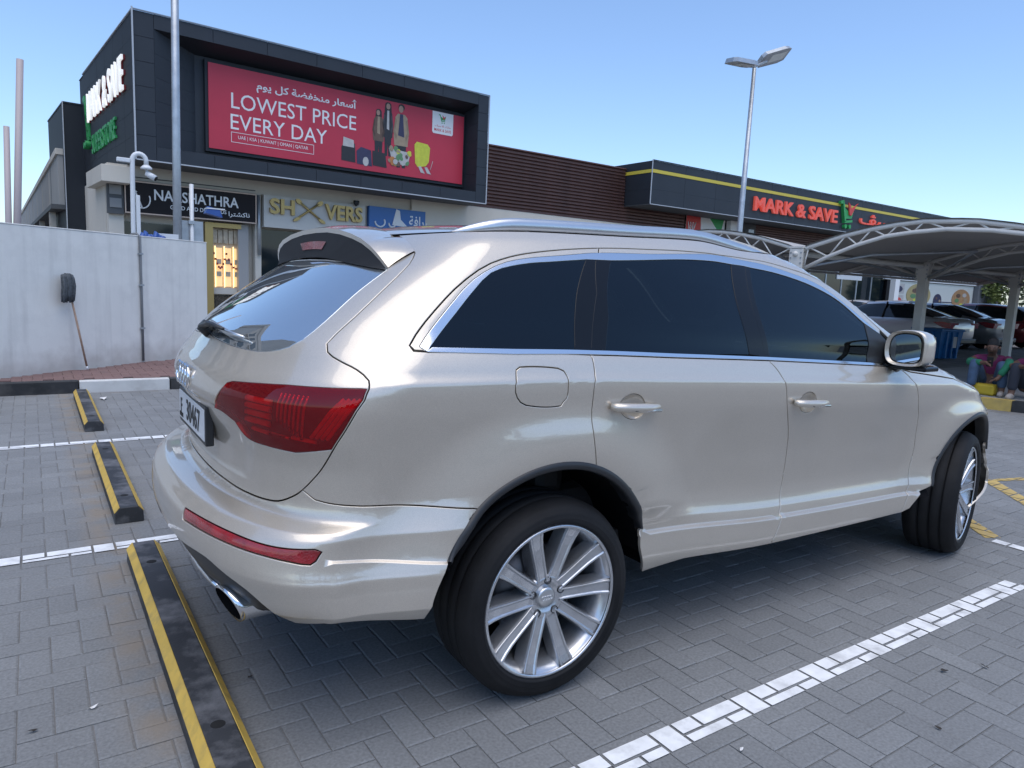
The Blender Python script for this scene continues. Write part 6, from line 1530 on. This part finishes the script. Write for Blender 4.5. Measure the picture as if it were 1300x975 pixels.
def sitting_person(loc, rz, label, shirt, sleeve, legs, phone, lean=0.):
    """sits low, knees up; local +x is the way the person faces"""
    t = empty('person', loc, rz, label, 'person', 'workers sitting on the kerb')
    hip = (0, 0, .13); ch = (.10, 0, .42); nk_ = (.17, 0, .57); hd = (.265, lean*.5, .685)
    K = {s: (.44, s*.17, .50) for s in (1, -1)}; AN = {s: (.40+.05*(s < 0), s*.19, .09) for s in (1, -1)}; SHD = {s: (.12, s*.19, .52) for s in (1, -1)}
    EL = {-1: (.34, -.27, .46), 1: (.44, .25, .50)}; WR = {-1: (.53, -.03, .48), 1: (.52, .13 if phone else .05, .25 if phone else .45)}
    body = [[(hip, (.15, .12)), ((.05, 0, .27), (.13, .11)), (ch, (.15, .11)), (nk_, .058), ((.20, lean*.2, .62), .052), (hd, (.085, .098)), ((.285, lean*.5, .755), (.07, .08))]]
    for s in (1, -1):
        body.append([(ch, (.15, .11)), (SHD[s], .06), (EL[s], .043), (WR[s], .030), (tuple(WR[s][i]+(.05, -s*.03, .0)[i] for i in range(3)), .032)])
        body.append([(hip, (.15, .12)), ((.12, s*.12, .16), .085), (K[s], .062), (AN[s], .045), ((AN[s][0]+.03, AN[s][1], .045), .042), ((AN[s][0]+.15, AN[s][1], .03), .032)])
    bo = skin('body', body, SKIN, t)
    sh_ = [[((.0, 0, .17), (.165, .135)), ((.05, 0, .27), (.145, .125)), (ch, (.168, .13)), ((.15, 0, .535), .088)]]
    for s in (1, -1): sh_.append([(ch, (.168, .13)), (SHD[s], .075), (tuple(SHD[s][i]*.45+EL[s][i]*.55 for i in range(3)), .060)])
    skin('shirt', sh_, shirt, t)
    for s in (1, -1):
        if sleeve: skin('sleeve', [[(tuple(SHD[s][i]*.5+EL[s][i]*.5 for i in range(3)), .060), (EL[s], .062), (tuple(EL[s][i]*.2+WR[s][i]*.8 for i in range(3)), .048)]], sleeve, t)
        skin('trouser_leg', [[((.0, s*.08, .15), .12), ((.13, s*.12, .18), .10), (K[s], .078), ((K[s][0]*.5+AN[s][0]*.5, K[s][1]*.5+AN[s][1]*.5, .30), .072), ((AN[s][0], AN[s][1], .11), .064)]], legs, t)
        skin('shoe', [[((AN[s][0]-.05, AN[s][1], .04), .042), ((AN[s][0]+.06, AN[s][1], .042), .048), ((AN[s][0]+.19, AN[s][1], .03), .036)]], SHOE, t)
        h0 = Vector(WR[s])+Vector((.06, -s*.035, 0))
        for k in range(4): MB().tube([tuple(h0+Vector((.0, s*(.02-.014*k), .01-.006*k))), tuple(h0+Vector((.045-.004*abs(k-1), s*(.015-.016*k), .012-.012*k))), tuple(h0+Vector((.062-.006*abs(k-1), s*(.005-.016*k), -.012-.012*k)))], [.009, .008, .006], 6).build('finger', SKIN, t)
        MB().tube([tuple(h0+Vector((-.02, s*.0, .02))), tuple(h0+Vector((.02, -s*.03, .035)))], [.010, .007], 6).build('thumb', SKIN, t)
    skin('hair', [[((.205, lean*.5, .715), (.085, .092)), ((.245, lean*.5, .770), (.088, .094)), ((.31, lean*.5, .785), (.062, .078))]], HAIR, t)
    MB().tube([(.345, lean*.5, .695), (.368, lean*.5, .655), (.350, lean*.5, .648)], [.010, .014, .008], 6).build('nose', SKIN, t)
    for s in (1, -1): MB().tube([(.338, lean*.5+s*.034, .700), (.346, lean*.5+s*.034, .698)], .006, 6).build('eye', INK_, t); MB().tube([(.265, lean*.5+s*.088, .71), (.28, lean*.5+s*.094, .67)], [.02, .012], 6).build('ear', SKIN, t)
    MB().tube([(.335, lean*.5-.024, .622), (.341, lean*.5, .620), (.335, lean*.5+.024, .622)], .005, 6).build('mouth', INK_, t)
    if phone: b = MB().box(.545, .560, -.02, .06, .43, .57, .004).build('phone_holder', INK_, t); b.name = 'phone'
    return t
sitting_person((10.55, 2.02, .145), R(196), 'person in magenta vest over green sleeves and jeans, looking at a phone', MAGENTA, GRNCL, DENIM, True)
sitting_person((10.55, 1.42, .145), R(188), 'person in magenta top and dark trousers at the right edge of the picture', MAGENTA, None, DARKCL, False, .1)
yb_ = empty('yellow_bollard', (10.20, 1.94, .145), 0, 'low yellow concrete block on the kerb between the feet of the seated person', 'block'); box('block', mat('yellow_block', (.55, .40, .03), rough=.6), -.10, .10, -.16, .16, .0, .16, yb_, .03)

# ------------------------------------------------------------------ trees beyond the end of the shops
LEAFM = mat('sunlit_leaf', (.15, .19, .055), rough=.6, vary=.4, vscale=3); BARK = mat('bark', (.10, .075, .055), rough=.9)  # leaf colour raised to look sunlit
def tree(x, y, h, label, seed):
    t = empty('tree', (x, y, 0), 0, label, 'tree', 'trees beyond the end of the shops'); r_ = random.Random(seed)
    MB().tube([(0, 0, 0), (.1, .05, h*.4), (.05, 0, h*.7)], [.16, .12, .05], 8).build('trunk', BARK, t)
    for k in range(5):
        a = k*1.26; MB().tube([(.06, 0, h*(.35+.06*k)), (h*.22*math.cos(a), h*.22*math.sin(a), h*(.6+.05*k))], [.06, .02], 6).build('limb', BARK, t)
    vs, fs = [], []
    for _ in range(1500):
        while True:
            p = Vector((r_.uniform(-1, 1), r_.uniform(-1, 1), r_.uniform(-1, 1)))
            if .25 < p.length < 1+.25*math.sin(5*p.x+3*p.z+seed): break
        c = Vector((p.x*h*.36, p.y*h*.36, h*.66+p.z*h*.36)); a = Vector((r_.gauss(0, 1), r_.gauss(0, 1), r_.gauss(0, 1))).normalized(); b = a.orthogonal().normalized(); s = .10+.12*r_.random(); k = len(vs)
        vs += [tuple(c+a*s), tuple(c+b*s*.6), tuple(c-a*s), tuple(c-b*s*.6)]; fs.append((k, k+1, k+2, k+3))
    o = MB().add(vs, fs).build('crown', LEAFM, t, recalc=False); o['kind'] = 'stuff'
for i, (x, y, h) in enumerate(((55, 21, 4.2), (58, 17.5, 4.6), (56, 24, 3.8), (61, 20, 5.0), (58.5, 14.5, 4.2), (63, 16.5, 5.2), (54.5, 13, 3.4))):
    tree(x, y, h, ['low bushy tree', 'broad leafy tree', 'small round tree', 'taller leafy tree', 'ragged leafy tree', 'tall pale tree', 'short shrubby tree'][i]+' in the sun beyond the end wall of the shops', i)

# ------------------------------------------------------------------ the far side of the car park (behind the camera, mirrored in the car's side)
HEDGE = mat('far_hedge_leaf', (.05, .07, .035), rough=.9, vary=.4, vscale=1.5)
hd_ = MB(); hr = random.Random(5)
for k in range(900):
    x = -34+70*hr.random(); c = Vector((x, -27+2.5*hr.random(), (3.2+1.3*math.sin(x*.45)+.7*math.sin(x*1.3))*hr.random())); s_ = .5+.5*hr.random(); q = Vector((hr.gauss(0, 1), hr.gauss(0, 1), hr.gauss(0, 1))).normalized(); r_ = q.orthogonal().normalized(); i0 = len(hd_.v)
    hd_.add([tuple(c+q*s_), tuple(c+r_*s_), tuple(c-q*s_), tuple(c-r_*s_)], [(0, 1, 2, 3)])
ho_ = hd_.build('far_hedge', HEDGE, recalc=False); ho_['kind'] = 'stuff'; tag(ho_, 'dense dark hedge across the far side of the car park', 'hedge')
fs_o = empty('far_shade', (-14, -17, 0), 0, 'white flat shade across the aisle behind the photographer', 'car park shade')
for k in range(5): box('column', SHADEW, 7*k-.1, 7*k+.1, -.1, .1, 0, 2.5, fs_o)
for k in range(4): box('shade_panel', WHITE, 7*k+.3, 7*k+6.7, -2.4, 2.4, 2.55+.02*k, 2.62+.02*k, fs_o)
fl_ = empty('street_lamp', (-3.6, -14, 0), 0, 'lamp post across the aisle behind the photographer', 'street lamp'); MB().tube([(0, 0, 0), (0, 0, 7)], [.08, .05], 10).build('post', GALV, fl_); box('lamp_head', GALV, -.1, .9, -.12, .12, 7.0, 7.1, fl_)
